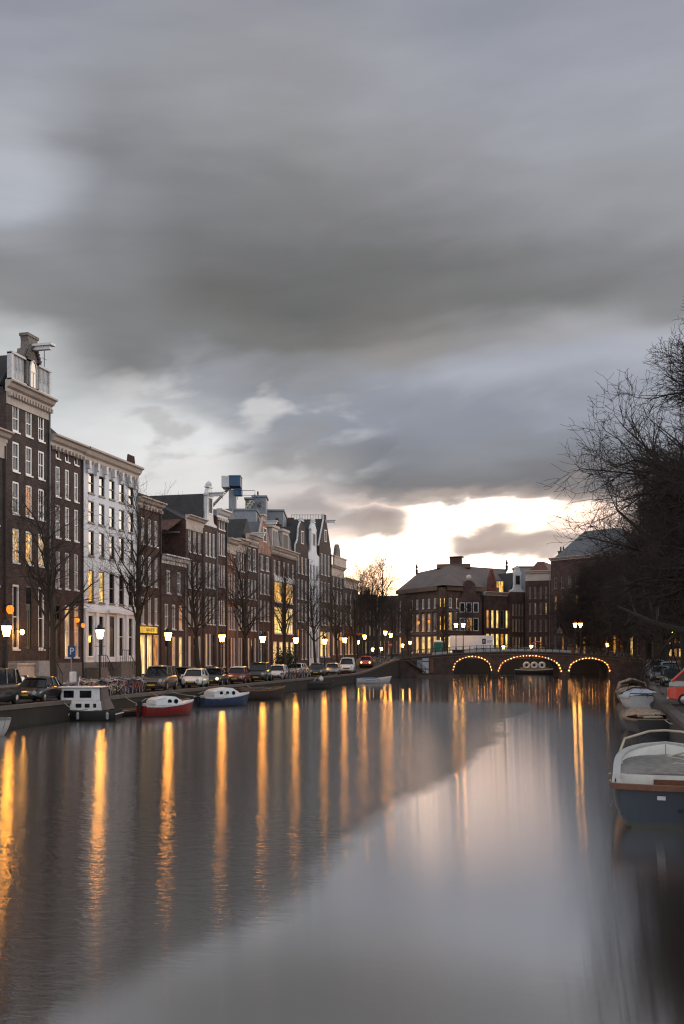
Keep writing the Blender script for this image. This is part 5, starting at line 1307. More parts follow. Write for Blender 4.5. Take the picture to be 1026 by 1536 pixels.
def boats():
    whit = mat('boat_white', (.66, .66, .65), .4, .18, 3, tint=(.3, .27, .22)); teak = mat('boat_wood', (.20, .085, .035), .45, .35, 10)
    # --- cabin boat, white superstructure on a black hull
    x, y = at(124, 57)
    t = thing('cabin_boat', 'old white cabin boat on a black hull with square windows, below the bicycles', 'boat', (x, y, 0), R(192)); t.scale = (.84,) * 3
    ho, rows, _ = hull(t, 5.0, 2.2, .3, (.75, .7, 1.0), hull_paint('hull_black', (.018, .016, .015)), M_IRON, mat('rub_black', (.03, .027, .025), .6, .4, 5), stern_w=.85)
    text_mesh('lettering', 'Dolly', .34, M_WHITE, ho, Matrix.Translation((.9, 1.09, .52)) @ Matrix.Rotation(R(180), 4, 'Z') @ Matrix.Rotation(R(78), 4, 'X'))
    MB().grid([[(-1.0, -.95, .72), (-1.0, .95, .72)], [(1.0, -.98, .75), (1.0, .98, .75)], [(2.1, -.5, .95), (2.1, .5, .95)], [(2.6, -.05, 1.02), (2.6, .05, 1.02)]]).build('foredeck', whit, t, solid=.05)
    def cab(x0, x1, w, z0, z1, tf, tr): return [(x0, -w, z0), (x1, -w, z0), (x1 - tf, -w * .93, z1), (x0 + tr, -w * .93, z1), (x0, w, z0), (x1, w, z0), (x1 - tf, w * .93, z1), (x0 + tr, w * .93, z1)]
    CF = [(0, 3, 2, 1), (4, 5, 6, 7), (1, 2, 6, 5), (0, 4, 7, 3), (3, 7, 6, 2), (0, 1, 5, 4)]
    lo = MB().add(cab(-1.65, 1.9, .92, .74, 1.36, .15, 0), CF).build('cabin', whit, t, bevel=.03)
    up_ = MB().add(cab(-1.45, 1.3, .84, 1.363, 2.25, .12, .05), CF).build('wheelhouse', whit, t, bevel=.03)
    MB().box(-1.55, 1.4, -.92, .92, 2.253, 2.33).build('roof', whit, up_, bevel=.03)
    for x0, x1 in ((.35, 1.05), (-.85, -.05)):
        for s in (1, -1): MB().box(x0, x1, s * .81 - .035 , s * .81 + .035, 1.58, 2.08).build('window', M_CGLASS, up_, bevel=.03)
    for x0, x1 in ((1.1, 1.65), (-.2, .2), (-.75, -.42), (-1.2, -1.0)):
        for s in (1, -1): MB().box(x0, x1, s * .895 - .04, s * .895 + .04, .93, 1.2).build('window', M_CGLASS, lo, bevel=.03)
    MB().grid([[(-1.47, -.8, 2.24), (-1.47, .8, 2.24)], [(-1.62, -.85, 1.5), (-1.62, .85, 1.5)], [(-1.95, -.9, .78), (-1.95, .9, .78)]]).build('canvas', mat('canvas_brown', (.16, .12, .105), .85, .35, 6), t, solid=.03)
    MB().grid([[(-1.47, .8, 2.24), (-1.48, .5, 2.24)], [(-1.5, .86, 1.4), (-1.62, .8, 1.5)], [(-1.6, .94, .78), (-1.95, .9, .78)]]).build('canvas_side', mat('canvas_brown', (.16, .12, .105), .85, .35, 6), t, solid=.02)
    MB().tube([(.3, 0, 2.33), (.15, .1, 3.0)], .03, 5).build('mast', whit, t)
    for k in range(3):
        fx = -2.0 + k * 2.0; MB().lathe([(.05, -.25), (.1, -.2), (.11, .15), (.04, .27)], 8, (fx, 1.1 if k else 1.05, .38)).build('fender', mat('fender', (.3, .3, .31), .5, .2), t)
    MB().tube([(-2.56, -.95, .5), (-2.56, .95, .5)], .045, 6).build('stern_rail', whit, t)
    # --- tender behind it
    x, y = at(192, 61); t = thing('rowing_boat', 'small dark dinghy with a white seat between the cabin boat and the red boat', 'boat', (x, y, 0), R(70))
    hull(t, 3.0, 1.3, .15, (.4, .34, .5), mat('hull_dark', (.025, .022, .022), .5, .4, 5), M_STONE, teak)
    for xx in (-.9, .1): MB().box(xx, xx + .28, -.58, .58, .28, .32).build('thwart', whit, t)
    o_ = MB().box(-1.75, -1.5, -.12, .12, .1, .75).lathe([(.04, -.3), (.04, .2)], 8, (-1.66, 0, .1)).build('outboard_motor', M_WHITE, t, bevel=.04)
    # --- red boat
    def cabin_cruiser(label, px, dep, hm, hd, L=5.4, B=2.1, tall=.75, ports=2, gun=whit):
        x, y = at(px, dep); t = thing('cabin_boat', label, 'boat', (x, y, 0), hd)
        ho, rows, _ = hull(t, L, B, .3, (.82, .78, 1.1), hm, whit, gun, stern_w=.86, full=2.4)
        MB().grid([[(L * .0, -B * .47, .82), (L * .0, B * .47, .82)], [(L * .25, -B * .4, .9), (L * .25, B * .4, .9)], [(L * .42, -B * .2, 1.02), (L * .42, B * .2, 1.02)], [(L * .5, -.04, 1.1), (L * .5, .04, 1.1)]]).build('foredeck', whit, t, solid=.05)
        w = B * .40; rr = []
        for f, k, zt in ((-.30, .95, .62), (-.22, 1.0, .85), (.02, 1.0, 1.0), (.12, .96, .92), (.27, .72, .45), (.34, .5, .1)):
            xx = f * L; zz = .84 + tall * zt; rr.append([(xx, -w * k * 1.06, .82), (xx, -w * k * .97, .82 + (zz - .82) * .75), (xx, -w * k * .75, zz), (xx, w * k * .75, zz), (xx, w * k * .97, .82 + (zz - .82) * .75), (xx, w * k * 1.06, .82)])
        cb = MB().grid(rr).add(rr[0], [tuple(range(6))]).build('cabin', whit, t, smooth=True)
        for s in (1, -1):
            for k in range(ports):
                xx = L * (.10 - .13 * k); MB().lathe([(.02, -.03), (.17, -.03), (.17, .03), (.02, .03)], 14, (xx, s * w * (.985 - .0), .82 + tall * .42), axis='y').build('porthole', M_CGLASS, cb)
            MB().tube([(-L * .49, s * B * .42, .85), (-L * .3, s * B * .45, 1.25), (-L * .1, s * B * .40, 1.35)], .02, 5).build('hand_rail', M_RIM, t)
        MB().box(-L * .56, -L * .505, -.16, .16, .3, 1.15).lathe([(.05, -.4), (.05, .3)], 8, (-L * .535, 0, .2)).build('outboard_motor', M_RUBBER, t, bevel=.05)
        cover(t, rows, .14, mat('canvas_grey', (.33, .32, .31), .85, .3, 5), 0, 6)
        return t
    cabin_cruiser('red hulled boat with a white cabin and two small windows, moored under the quay', 249, 61, hull_paint('hull_red', (.22, .018, .016)), R(56), L=4.1, B=1.8, tall=.62).scale = (.84,) * 3
    cabin_cruiser('dark blue hulled boat with a white cabin and three portholes, moored under the white hatchback', 335, 72, hull_paint('hull_blue', (.03, .05, .11)), R(58), L=5.0, B=2.0, tall=.75, ports=3).scale = (.84,) * 3
    # --- covered brown boat, dark boats
    def open_boat(label, px, dep, hd, L, B, hm, im, gm, cov=None, extra=None, zs=(.55, .5, .75)):
        x, y = at(px, dep); t = thing('open_boat', label, 'boat', (x, y, 0), hd)
        ho, rows, inn = hull(t, L, B, .25, zs, hm, im, gm)
        for f in (-.25, .1): MB().box(L * f, L * f + .28, -B * .46, B * .46, zs[1] - .16, zs[1] - .11).build('thwart', teak, t)
        if cov: cover(t, rows, cov[0], cov[1], cov[2], cov[3])
        if extra: extra(t, L, B, rows)
        return t
    brown = mat('hull_brown', (.045, .028, .02), .5, .4, 5); dark = mat('hull_dark', (.025, .022, .022), .5, .4, 5)
    open_boat('dark brown open boat under a brown cover, right of the blue boat', 388, 82, R(64), 5.6, 2.0, brown, teak, teak, cov=(.18, mat('cover_brown', (.06, .045, .04), .9, .4, 5), 1, 11), zs=(.85, .75, 1.0))
    def ball(t, L, B, rows): MB().lathe([(.02, -.28), (.2, -.2), (.28, 0), (.2, .2), (.05, .3)], 12, (L * .2, .2, 1.0)).build('buoy', whit, t, smooth=True); MB().tube([(-1, -.5, .8), (0, 0, 1.1), (1, .4, .8)], .05, 5).build('canopy_hoop', M_RIM, t)
    open_boat('dark low boat with a white ball on deck, below the silver car', 474, 104, R(64), 5.0, 1.9, dark, M_IRON, M_IRON, cov=(.25, mat('cover_black', (.02, .018, .018), .8, .4, 5), 1, 9), extra=ball, zs=(.7, .6, .85))
    open_boat('small pale blue and white boat near the left end of the bridge', 558, 123, R(35), 4.6, 1.9, whit, mat('inside_blue', (.12, .22, .33), .6, .25, 5), whit, cov=(.12, mat('cover_blue', (.08, .16, .27), .8, .3, 5), 2, 10), zs=(.6, .5, .8))
    x, y = at(-30, 47.5); t = thing('open_boat', 'rounded white boat end at the left edge of the water', 'boat', (x, y, 0), R(-20)); hull(t, 3.2, 1.7, .2, (.75, .75, .8), whit, M_STONE, mat('rub_grey', (.2, .19, .18), .7, .3, 5), stern_w=.9, full=5)
    # --- big near boat
    near = thing('rowing_boat', 'blue grey open launch with wide pale rim and varnished stern rail, nearest boat', 'boat', (1.72, 26.5, 0), R(88.5))
    hb = hull_paint('hull_slate_blue', (.022, .032, .045))
    rim = mat('rim_grey', (.36, .36, .35), .6, .25, 5, tint=(.18, .16, .14)); deckm = mat('deck_grey', (.15, .142, .13), .85, .6, 5, bump=.4, tint=(.05, .045, .035))
    L, B = 6.2, 2.75
    ho, rows, inn = hull(near, L, B, .3, (.93, .92, 1.36), hb, mat('boat_inside', (.60, .59, .55), .5, .25, 3, tint=(.3, .25, .19)), rim, rail=.05, floor=.25, stern_w=.86, st=.10, n=30, full=5.5, flare=.42, rake=.25, inset=.14, closed=False)
    a, b = rows[0][0], rows[0][-1]
    sr = MB()
    def out(p): return Vector((p[0], p[1] * 1.02, p[2] + .0))
    path = [out(rows[k][0]) for k in (1,)] + [Vector((-L / 2 - .02 - .10 * math.cos((k / 12 - .5) * PI), a[1] + (b[1] - a[1]) * k / 12, a[2])) for k in range(13)] + [out(rows[k][-1]) for k in (1,)]
    rr = []
    for k, p in enumerate(path):
        dv = (path[min(k + 1, len(path) - 1)] - path[max(k - 1, 0)]).normalized(); nv = Vector((-dv.y, dv.x, 0)).normalized()
        rr.append([tuple(p + nv * u + Vector((0, 0, w_))) for u, w_ in ((-.05, -.08), (-.05, .065), (.13, .075), (.13, -.06))])
    sr.grid(rr, closed=True).add(rr[0], [(0, 1, 2, 3)]).add(rr[-1], [(3, 2, 1, 0)]); sr.build('stern_rail', M_WOOD, near, bevel=.012)
    # bulged transom below the rail
    tr = []
    for k in range(13):
        u = k / 12; yy = a[1] + (b[1] - a[1]) * u; bul = math.cos((u - .5) * PI)
        prof = rows[0]; tr.append([(-L / 2 - .10 * bul * (1 - q) - .002, yy * (1 - .35 * q ** 2.5), .88 - q * 1.1) for q in (0, .2, .4, .6, .8, 1.0)])
    MB().grid(tr).build('transom', hb, ho, smooth=True)
    MB().box(-L / 2 - .115, -L / 2 - .10, .22, .40, .66, .75).build('name_tag', whit, ho)
    MB().tube([(-L / 2 - .11, -.45, .42), (-L / 2 - .17, -.35, .42), (-L / 2 - .17, -.15, .41), (-L / 2 - .11, -.05, .41)], .022, 6).build('tow_eye', M_IRON, ho)
    def half_w(x):   # inside half beam at a station
        i = min(range(len(inn)), key=lambda k: abs(inn[k][-1][0] - x)); return inn[i][-1][1]
    # cuddy: bulkhead with varnished doors, grey deck above running to the bow
    xb = -.75; w = half_w(xb) - .02
    MB().box(xb - .03, xb + .03, -w, w, .26, .93).build('bulkhead', mat('boat_inside', (.60, .59, .55), .5, .25, 3), near)
    dr = MB().box(xb - .06, xb - .033, -.42, .42, .42, .82).build('door', M_WOOD, near); MB().box(xb - .075, xb - .062, -.01, .01, .35, .69).lathe([(.018, -.02), (.022, 0), (.01, .02)], 6, (xb - .085, .06, .5)).build('handle', M_IRON, dr)
    dk = []
    for f in (-.77, 0, .8, 1.6, 2.2, 2.65):
        ww = half_w(f) + .02; dk.append([(f, -ww, .90 + .05 * max(0, f)), (f, 0, .96 + .05 * max(0, f)), (f, ww, .90 + .05 * max(0, f))])
    MB().grid(dk).build('foredeck', deckm, near, solid=.04)
    MB().box(-2.2, -1.0, w - .34, w + .02, .62, .68).build('bench', deckm, near); MB().box(-2.2, -1.0, -w - .02, -w + .34, .62, .68).build('bench', deckm, near)
    MB().box(-2.95, -.8, -w + .02, w - .02, .27, .30).build('floor', deckm, near)
    MB().tube([(2.5, 1.25, 1.16), (2.85, 1.12, 1.5), (3.2, .45, 1.7), (3.35, 0, 1.72), (3.2, -.45, 1.7), (2.85, -1.12, 1.5), (2.5, -1.25, 1.16)], .035, 7).build('bow_rail', M_ROPE, near)
    MB().tube([(.6, .3, .95), (1.2, -.2, 1.02), (1.0, -.7, .99), (1.7, -.6, 1.03), (2.3, .0, 1.08), (2.9, -.9, 1.25)], .03, 6).build('mooring_rope', M_ROPE, near)
    for sgn in (-1, 1):
        for k in (5, 9, 13, 17, 21):
            p = inn[k][0] if sgn < 0 else inn[k][-1]; q = inn[k][3] if sgn < 0 else inn[k][-4]
            MB().tube([(p[0], p[1] * .985, p[2] - .02), (q[0], q[1] * .97, q[2])], .028, 5).build('rib', mat('boat_inside', (.60, .59, .55), .5, .25, 3), near)
        e_ = rows[3][0] if sgn < 0 else rows[3][-1]
        MB().tube([(e_[0] - .14, e_[1] * .95, e_[2] + .12), (e_[0] + .14, e_[1] * .95, e_[2] + .12)], .018, 6).tube([(e_[0], e_[1] * .95, e_[2] + .03), (e_[0], e_[1] * .95, e_[2] + .12)], .02, 6).build('cleat', M_IRON, near)
    rp = MB(); rg = random.Random(3); rp.tube([(-1.6 + .28 * math.cos(k * .8) * (1 - k * .012), .2 + .28 * math.sin(k * .8) * (1 - k * .012), .33 + .004 * k) for k in range(40)], .022, 5); rp.build('coiled_rope', M_ROPE, near)
    # --- boats beyond it on the right
    canvas_w = mat('tarp_pale_blue', (.50, .54, .60), .55, .2, 3, tint=(.3, .32, .36)); tan = mat('tarp_tan', (.34, .24, .17), .85, .35, 4)
    def rope_heap(t, L, B, rows):
        r = MB(); rng = random.Random(9); pts = []
        for k in range(60): pts.append((rng.uniform(-.3, .35) * L * .8, rng.uniform(-.6, .6), .72 + .18 * rng.random()))
        r.tube(pts, .045, 5); r.build('rope_heap', M_ROPE, t)
        MB().lathe([(.1, -.1), (.32, -.05), (.36, .05), (.3, .12)], 12, (L * .28, 0, .95)).build('fender', tan, t)
    open_boat('dark hulled open boat heaped with rope and ochre canvas behind the nearest boat', 971, 49.5, R(97), 5.6, 2.4, dark, teak, mat('rim_ochre', (.26, .19, .12), .8, .4, 6), cov=(.22, tan, 8, 14), extra=rope_heap, zs=(.75, .7, .95))
    def strap(t, L, B, rows):
        MB().tube([(0.2, -B * .5, .95), (.2, -.5, 1.42), (.2, .5, 1.42), (.2, B * .5, .95)], .06, 6).build('strap', mat('strap_purple', (.06, .015, .03), .7, .2), t)
        f = MB(); f.tube([(-L * .5, -B * .4, .95), (-L * .52, -B * .4, 1.15), (-L * .52, B * .4, 1.15), (-L * .5, B * .4, .95)], .03, 5).tube([(-L * .52, 0, .9), (-L * .52, 0, 1.15)], .025, 5); f.build('stern_frame', M_IRON, t)
    open_boat('boat under a tight pale blue tarpaulin with a dark strap', 960, 69, R(96), 6.0, 2.75, whit, M_STONE, whit, cov=(.36, canvas_w, 0, 13), extra=strap, zs=(.95, .9, 1.15))
    def hood(t, L, B, rows):
        h = MB()
        for f in (-.1, .18): h.tube([(L * f, -B * .45, .8), (L * f, -B * .36, 1.5), (L * f, 0, 1.8), (L * f, B * .36, 1.5), (L * f, B * .45, .8)], .05, 6)
        h.build('canopy_hoop', tan, t)
        g = MB().grid([[(L * f, y_ * B, z_) for y_, z_ in ((-.46, .85), (-.38, 1.45), (-.1, 1.78), (.1, 1.78), (.38, 1.45), (.46, .85))] for f in (-.1, .05, .18)]); g.build('canopy', tan, t, solid=.03, smooth=True)
        MB().box(-L * .1 - .02, -L * .1 - .0, -.35, .35, .9, 1.5).build('opening', M_CGLASS, t)  # dark sheet standing in for the shade under the hood
    open_boat('tan covered boat with a hooped canopy just behind the pale blue tarpaulin', 948, 78, R(95), 5.4, 2.5, mat('hull_tan', (.3, .23, .17), .6, .3, 4), M_STONE, tan, cov=(.35, tan, 2, 14), extra=hood, zs=(.9, .85, 1.1))
    open_boat('dark boat tucked between the pale blue tarpaulin and the quay', 992, 66, R(97), 5.2, 1.5, dark, M_IRON, M_IRON, cov=(.2, mat('cover_black', (.02, .018, .018), .8, .4, 5), 1, 10))
    # mooring lines from the boats to the quay
    for x0, y0, z0, x1, y1 in ((-26.4, 47.9, .9, -29.3, 50.2), (-25.6, 54.5, .8, -29.3, 57.5), (-25.0, 58.2, 1.0, -29.3, 61.5), (-25.8, 67.0, .9, -29.3, 64.0), (-25.6, 76.0, 1.0, -29.3, 79.5), (2.9, 29.4, 1.3, 3.5, 32.0), (2.9, 48.0, .8, 3.5, 45.5), (3.2, 52.0, .9, 3.6, 55.4), (3.6, 74.5, 1.0, 3.9, 77.5)):
        p0 = Vector((x0, y0, z0)); p1 = Vector((x1, y1, gz(y1) + .12)); r = MB()
        r.tube([p0.lerp(p1, k / 8) - Vector((0, 0, .28 * math.sin(PI * k / 8))) for k in range(9)], .022, 5)
        tag(r.build('mooring_line', M_ROPE), 'thin pale mooring line slung between a moored boat and the quay', 'rope', 'mooring lines along both quays')
    # boat moored past the middle arch
    def buoys(t, L, B, rows):
        for k in range(3): MB().tube([(-1.5 + k * 1.3 + .44 * math.cos(2 * PI * q / 16), -.2, 1.5 + .44 * math.sin(2 * PI * q / 16)) for q in range(17)], .2, 8, cap=False).build('life_ring', whit, t, smooth=True)
        MB().box(-2.6, 2.2, -.75, .75, .7, 1.1).build('cabin', mat('cabin_ochre', (.26, .2, .1), .7, .3, 4), t, bevel=.05)
    open_boat('boat with three fat white buoys seen through the middle arch', 803, 170, R(8), 7.0, 2.2, dark, teak, whit, extra=buoys, zs=(.8, .7, 1.0))
boats()


def bridge_things():
    # white trailer
    s0, s1 = s_of(677), s_of(743); c = (s0 + s1) / 2; Lg = (s1 - s0) + .1
    p = on_bridge(c, 5.6); t = thing('box_trailer', 'long white box trailer with a small black logo, standing on the bridge', 'trailer', p, BR_RZ)
    zt = 4 + 22.5 / F_PX * 153 - p[2]
    bx = MB().box(-Lg / 2, Lg / 2, -1.2, 1.2, .55, zt).build('box', mat('trailer_white', (.74, .75, .77), .4, .06, 2), t, bevel=.03)
    MB().box(-Lg / 2, Lg / 2, -1.1, 1.1, .4, .547).build('chassis', M_IRON, t)
    zc = (zt + .75) / 2 + .1
    lg = MB().box(Lg * .25, Lg * .25 + .55, -1.215, -1.203, zc - .4, zc + .4).build('logo', M_IRON, bx); text_mesh('lettering', 'E', .5, M_WHITE, lg, Matrix.Translation((Lg * .25 + .28, -1.221, zc)) @ Matrix.Rotation(R(90), 4, 'X'))
    MB().box(Lg * .25 + .7, Lg * .25 + 1.6, -1.209, -1.203, zc - .02, zc + .14).build('stripe', mat('grey_print', (.3, .32, .38), .6, .1), bx); MB().box(Lg * .25 + .7, Lg * .25 + 1.3, -1.209, -1.203, zc - .2, zc - .12).build('stripe', mat('grey_print', (.3, .32, .38), .6, .1), bx)
    for xx in (-Lg * .36, -Lg * .26, Lg * .32):
        for yy in (-1, 1):
            w = MB().lathe([(.1, -.12), (.34, -.12), (.36, 0), (.34, .12), (.1, .12)], 14, (xx, yy * .95, .36), axis='y').build('wheel', M_RUBBER, t)
    # green booth
    p = on_bridge(s_of(659), 3.0); b = thing('portable_toilet', 'green cabin with a pale rounded top on the left part of the bridge', 'portable toilet', p, BR_RZ)
    MB().box(-.7, .7, -.6, .6, 0, 2.0).build('cabin', mat('cabin_green', (.02, .16, .11), .5, .15, 3), b, bevel=.05)
    MB().lathe([(.92, 2.0), (.85, 2.15), (.5, 2.3), (.05, 2.36)], 4, phase=PI / 4).lathe([(.07, 2.3), (.07, 2.7)], 8, (-.45, 0, 0)).build('roof', M_WHITE, b)
    d = MB().box(-.4, .4, -.63, -.603, .08, 1.85).build('door', mat('cabin_green_dark', (.015, .12, .085), .5, .15, 3), b); MB().box(.26, .34, -.67, -.633, .9, 1.05).build('handle', M_ZINC, d)
    # red hooded cargo cart
    p = on_bridge(s_of(812), 3.4); r = thing('carriage', 'small carriage with a bright red folding hood on the bridge', 'carriage', p, BR_RZ)
    MB().grid([[(-.9 + .25 * k, y_, .95 + .78 * math.sin(PI * (.18 + .64 * k / 6)) - (.15 if abs(y_) > .6 else 0)) for y_ in (-.7, -.5, 0, .5, .7)] for k in range(7)]).build('hood', mat('hood_red', (.5, .02, .03), .5, .15, 4), r, solid=.04, smooth=True)
    MB().grid([[(-.9, -.7, 1.35), (-.9, .7, 1.35)], [(-1.0, -.7, .8), (-1.0, .7, .8)], [(-.7, -.7, .55), (-.7, .7, .55)], [(.8, -.65, .55), (.8, .65, .55)]]).build('seat', M_WOOD, r, solid=.06)
    MB().tube([(.8, -.3, .6), (2.4, -.3, .9)], .04, 5).tube([(.8, .3, .6), (2.4, .3, .9)], .04, 5).build('shaft', M_IRON, r)
    for xx in (-.55, .55):
        for yy in (-.78, .78):
            w = MB(); w.tube([(xx + .42 * math.cos(2 * PI * k / 18), yy, .43 + .42 * math.sin(2 * PI * k / 18)) for k in range(19)], .035, 5, cap=False)
            for k in range(5): a = PI * k / 5; w.tube([(xx - .4 * math.cos(a), yy, .43 - .4 * math.sin(a)), (xx + .4 * math.cos(a), yy, .43 + .4 * math.sin(a))], .015, 4)
            w.build('wheel', mat('wheel_ochre', (.35, .2, .05), .6, .2), r)
    # folded dark parasol
    p = on_bridge(s_of(843.5), 2.6); u = thing('folded_parasol', 'tall folded dark blue parasol standing on the bridge', 'parasol', p, 0)
    MB().tube([(0, 0, 0), (0, 0, 4.0)], .05, 6).lathe([(.5, 0), (.5, .12), (.1, .16)], 12).build('pole', M_IRON, u)
    pr = MB(); rows = []
    for z, r0 in ((3.95, .04), (3.7, .18), (3.3, .36), (2.9, .45), (2.82, .33), (2.2, .38), (1.5, .42), (.8, .35), (.72, .2)):
        rows.append([(r0 * (1 + .22 * (k % 2)) * math.cos(2 * PI * k / 16), r0 * (1 + .22 * (k % 2)) * math.sin(2 * PI * k / 16), z) for k in range(16)])
    pr.grid(rows, closed=True).build('canopy', mat('canvas_navy', (.018, .022, .035), .7, .3, 5), u)
    # crates
    for px, lab in ((860, 'brown slatted crate left of a pair on the bridge'), (869, 'brown slatted crate right of a pair under the twin lanterns')):
        c = thing('crate', lab, 'crate', on_bridge(s_of(px), 2.2), BR_RZ)
        m = MB()
        for k in range(5): m.box(-.45, .45, -.4, -.36, .06 + k * .18, .2 + k * .18).box(-.45, .45, .36, .4, .06 + k * .18, .2 + k * .18).box(-.45, -.41, -.357, .357, .06 + k * .18, .2 + k * .18).box(.41, .45, -.357, .357, .06 + k * .18, .2 + k * .18)
        m.build('slat', mat('crate_wood', (.26, .12, .05), .7, .35, 8), c); f = MB()
        for sx in (-.43, .43):
            for sy in (-.41, .41): f.box(sx - .04, sx + .04, sy - .03, sy + .03, 0, 1.0)
        f.build('post', mat('crate_wood', (.26, .12, .05), .7, .35, 8), c)
    # no-entry round sign and post at the left bridge end
    x, y, z = at(585, 156, 962); s = thing('road_sign', 'round red and yellow road sign on a post left of the bridge', 'sign', (x, y, 2.6), YAW)
    MB().tube([(0, 0, 0), (0, 0, 2.6)], .04, 6).build('pole', M_ZINC, s); MB().lathe([(.38, 0), (.38, .03)], 20, (0, -.06, 2.3), axis='y').build('sign_board', mat('sign_red', (.35, .03, .02), .5, .1), s); MB().box(-.28, .28, -.075, -.064, 2.24, 2.36).build('bar', M_WHITE, s)
bridge_things()
# ------------------------------------------------------------------ buildings beyond the bridge
def frame_of(px0, d0, px1, d1):
    x0, y0 = at(px0, d0); x1, y1 = at(px1, d1)
    return (x0, y0, 2.6), math.atan2(y1 - y0, x1 - x0), math.hypot(x1 - x0, y1 - y0)


def hz(py, d): return CAM_Z + (HORIZON - py) / F_PX * d - 2.6


def beyond():
    _h = globals()['house']
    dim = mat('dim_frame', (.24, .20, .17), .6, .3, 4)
    rl = random.Random(12)
    def house(lab, y0, y1, H, wm, rows, n=3, **k):     # a few more rooms with the light on
        rows = [(r[0], r[1], {**{q: rl.choice((O_, O_, L_, W_)) for q in range(n) if rl.random() < (.45 if i == 0 else .17)}, **r[2]}) + tuple(r[3:]) for i, r in enumerate(rows)]
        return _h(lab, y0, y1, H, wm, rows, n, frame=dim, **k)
    B1 = brick('brown_stone_block', (.085, .048, .033)); B2 = brick('dark_red_block', (.06, .032, .026))
    # big mansard block with rounded corner
    big = thing('museum_block', 'big brown stone block with a steep grey hipped roof beyond the bridge', 'building', at(664, 180) + (2.6,))
    He = hz(881, 180)
    def face(px0, d0, px1, d1, rows, n, label_):
        loc, rz, w = frame_of(px0, d0, px1, d1)
        f = bpy.data.objects.new(label_, None)
        ops = []; sp = []
        for z0, z1, litd, wf in rows:
            cell = w / n
            for k in range(n):
                ops.append((cell * (k + .5 - wf / 2), cell * (k + .5 + wf / 2), z0, z1)); sp.append(litd.get(k, litd.get('all')))
        return loc, rz, w, ops, sp
    def place(o, loc, rz):
        o.matrix_local = Matrix.Translation(Vector(loc) - Vector(big.location)) @ Matrix.Rotation(rz, 4, 'Z')
    for (a, da, b, db, rows, n, nm) in ((597, 194, 657, 181, [(1.0, 4.0, {0: L_, 1: O_, 3: L_, 4: W_, 5: W_, 6: L_}, .5), (5.0, 8.2, {1: O_, 4: O_, 2: O_, 3: O_, 5: O_}, .42), (9.2, 11.0, {}, .35)], 7, 'wall'), (670, 180.5, 745, 187, [(1.0, 4.0, {'all': W_}, .6), (5.2, 8.4, {0: L_, 2: O_, 3: O_, 5: W_, 6: W_}, .5), (9.2, 11.0, {1: L_}, .4)], 7, 'wall')):
        loc, rz, w, ops, sp = face(a, da, b, db, rows, n, nm)
        wl = wall_mesh(w, He, ops, 7 if a < 650 else 14).build('wall', B1, big); place(wl, loc, rz)
        for o_, p_ in zip(ops, sp):
            wn = window(wl, *o_, p_ or M_GLASS, fw=.12, bars=(1, 1))
        cc = MB().box(-.2, w + .2, -.45, -.003, He - .5, He + .3).box(-.05, w + .05, -.2, -.003, 4.4, 4.7).box(-.05, w + .05, -.2, -.003, 8.6, 8.9)
        for k in range(n + 1):
            x = w * k / n; cc.box(max(0, x - .25), min(w, x + .25), -.14, -.004, 4.72, 8.58)
        cc.build('cornice', mat('brown_stone', (.16, .10, .07), .8, .35, 5), wl)
    # rounded corner between the two faces
    p0 = Vector(at(657, 181) + (0,)); p1 = Vector(at(670, 180.5) + (0,)); cn = Vector(at(664, 182.5) + (0,)); rows = []
    cor = MB()
    pts = [p0, Vector(at(660, 179.6) + (0,)), Vector(at(664, 179.0) + (0,)), Vector(at(667, 179.4) + (0,)), p1]
    cor.grid([[tuple(p - Vector(big.location) + Vector((0, 0, z + 2.6))) for p in pts] for z in (0, He)])
    cor.build('corner_bay', B1, big)
    for z0, z1, mm in ((1.0, 3.8, W_), (5.2, 7.6, L_), (9.3, 10.8, W_)):
        a_, b_ = pts[1], pts[3]
        fo = MB().add([tuple(p - Vector(big.location) + Vector((0, 0, z + 2.6)) + Vector((.02, -.12, 0))) for p, z in ((a_, z0), (b_, z0), (b_, z1), (a_, z1))], [(0, 1, 2, 3)]).build('window', mm, big, solid=.05)
    # roof: hip over the left wing and long ridge to the right
    def P(px, d, z): v = at(px, d); return (v[0] - big.location.x, v[1] - big.location.y, z)
    zr1, zr2 = hz(848, 187), hz(852, 194)
    e = He + .32
    r = MB()
    v = [P(595, 195, e), P(664, 178.6, e), P(748, 187, e), P(628, 199, zr1 - .4), P(676, 187, zr1), P(762, 197, zr2), P(745, 206, e), P(625, 210, e)]
    r.add(v, [(0, 1, 4, 3), (1, 2, 5, 4), (2, 6, 5), (5, 6, 7, 3, 4), (7, 0, 3), (0, 7, 6, 2, 1)])
    rf = r.build('roof', mat('lead_roof', (.125, .092, .08), .65, .35, 4, streak=True), big)
    MB().add([P(655, 190, zr1 - .3), P(706, 188.5, zr1 - .3), P(706, 192, zr1 - .3), P(655, 194, zr1 - .3), P(655, 190, zr1 + .5), P(706, 188.5, zr1 + .5), P(706, 192, zr1 + .5), P(655, 194, zr1 + .5)], [(0, 1, 5, 4), (1, 2, 6, 5), (2, 3, 7, 6), (3, 0, 4, 7), (4, 5, 6, 7)]).build('roof_plinth', mat('brown_stone', (.16, .10, .07), .8, .35, 5), rf)
    q = P(684, 190, zr1 + .5); MB().box(q[0] - 1.1, q[0] + 1.1, q[1] - .8, q[1] + .8, q[2], q[2] + 1.25).box(q[0] - 1.3, q[0] + 1.4, q[1] - 1, q[1] + 1, q[2] + 1.253, q[2] + 1.4).build('roof_turret', B2, rf)
    for px, d, z in ((625, 199, zr1 - .5), (760, 196, zr2)):
        q = P(px, d, z); MB().lathe([(.25, -.3), (.3, .6), (.12, .8), (.3, 1.1), (.2, 1.4), (.05, 1.9)], 8, q).build('finial', M_IRON, rf)
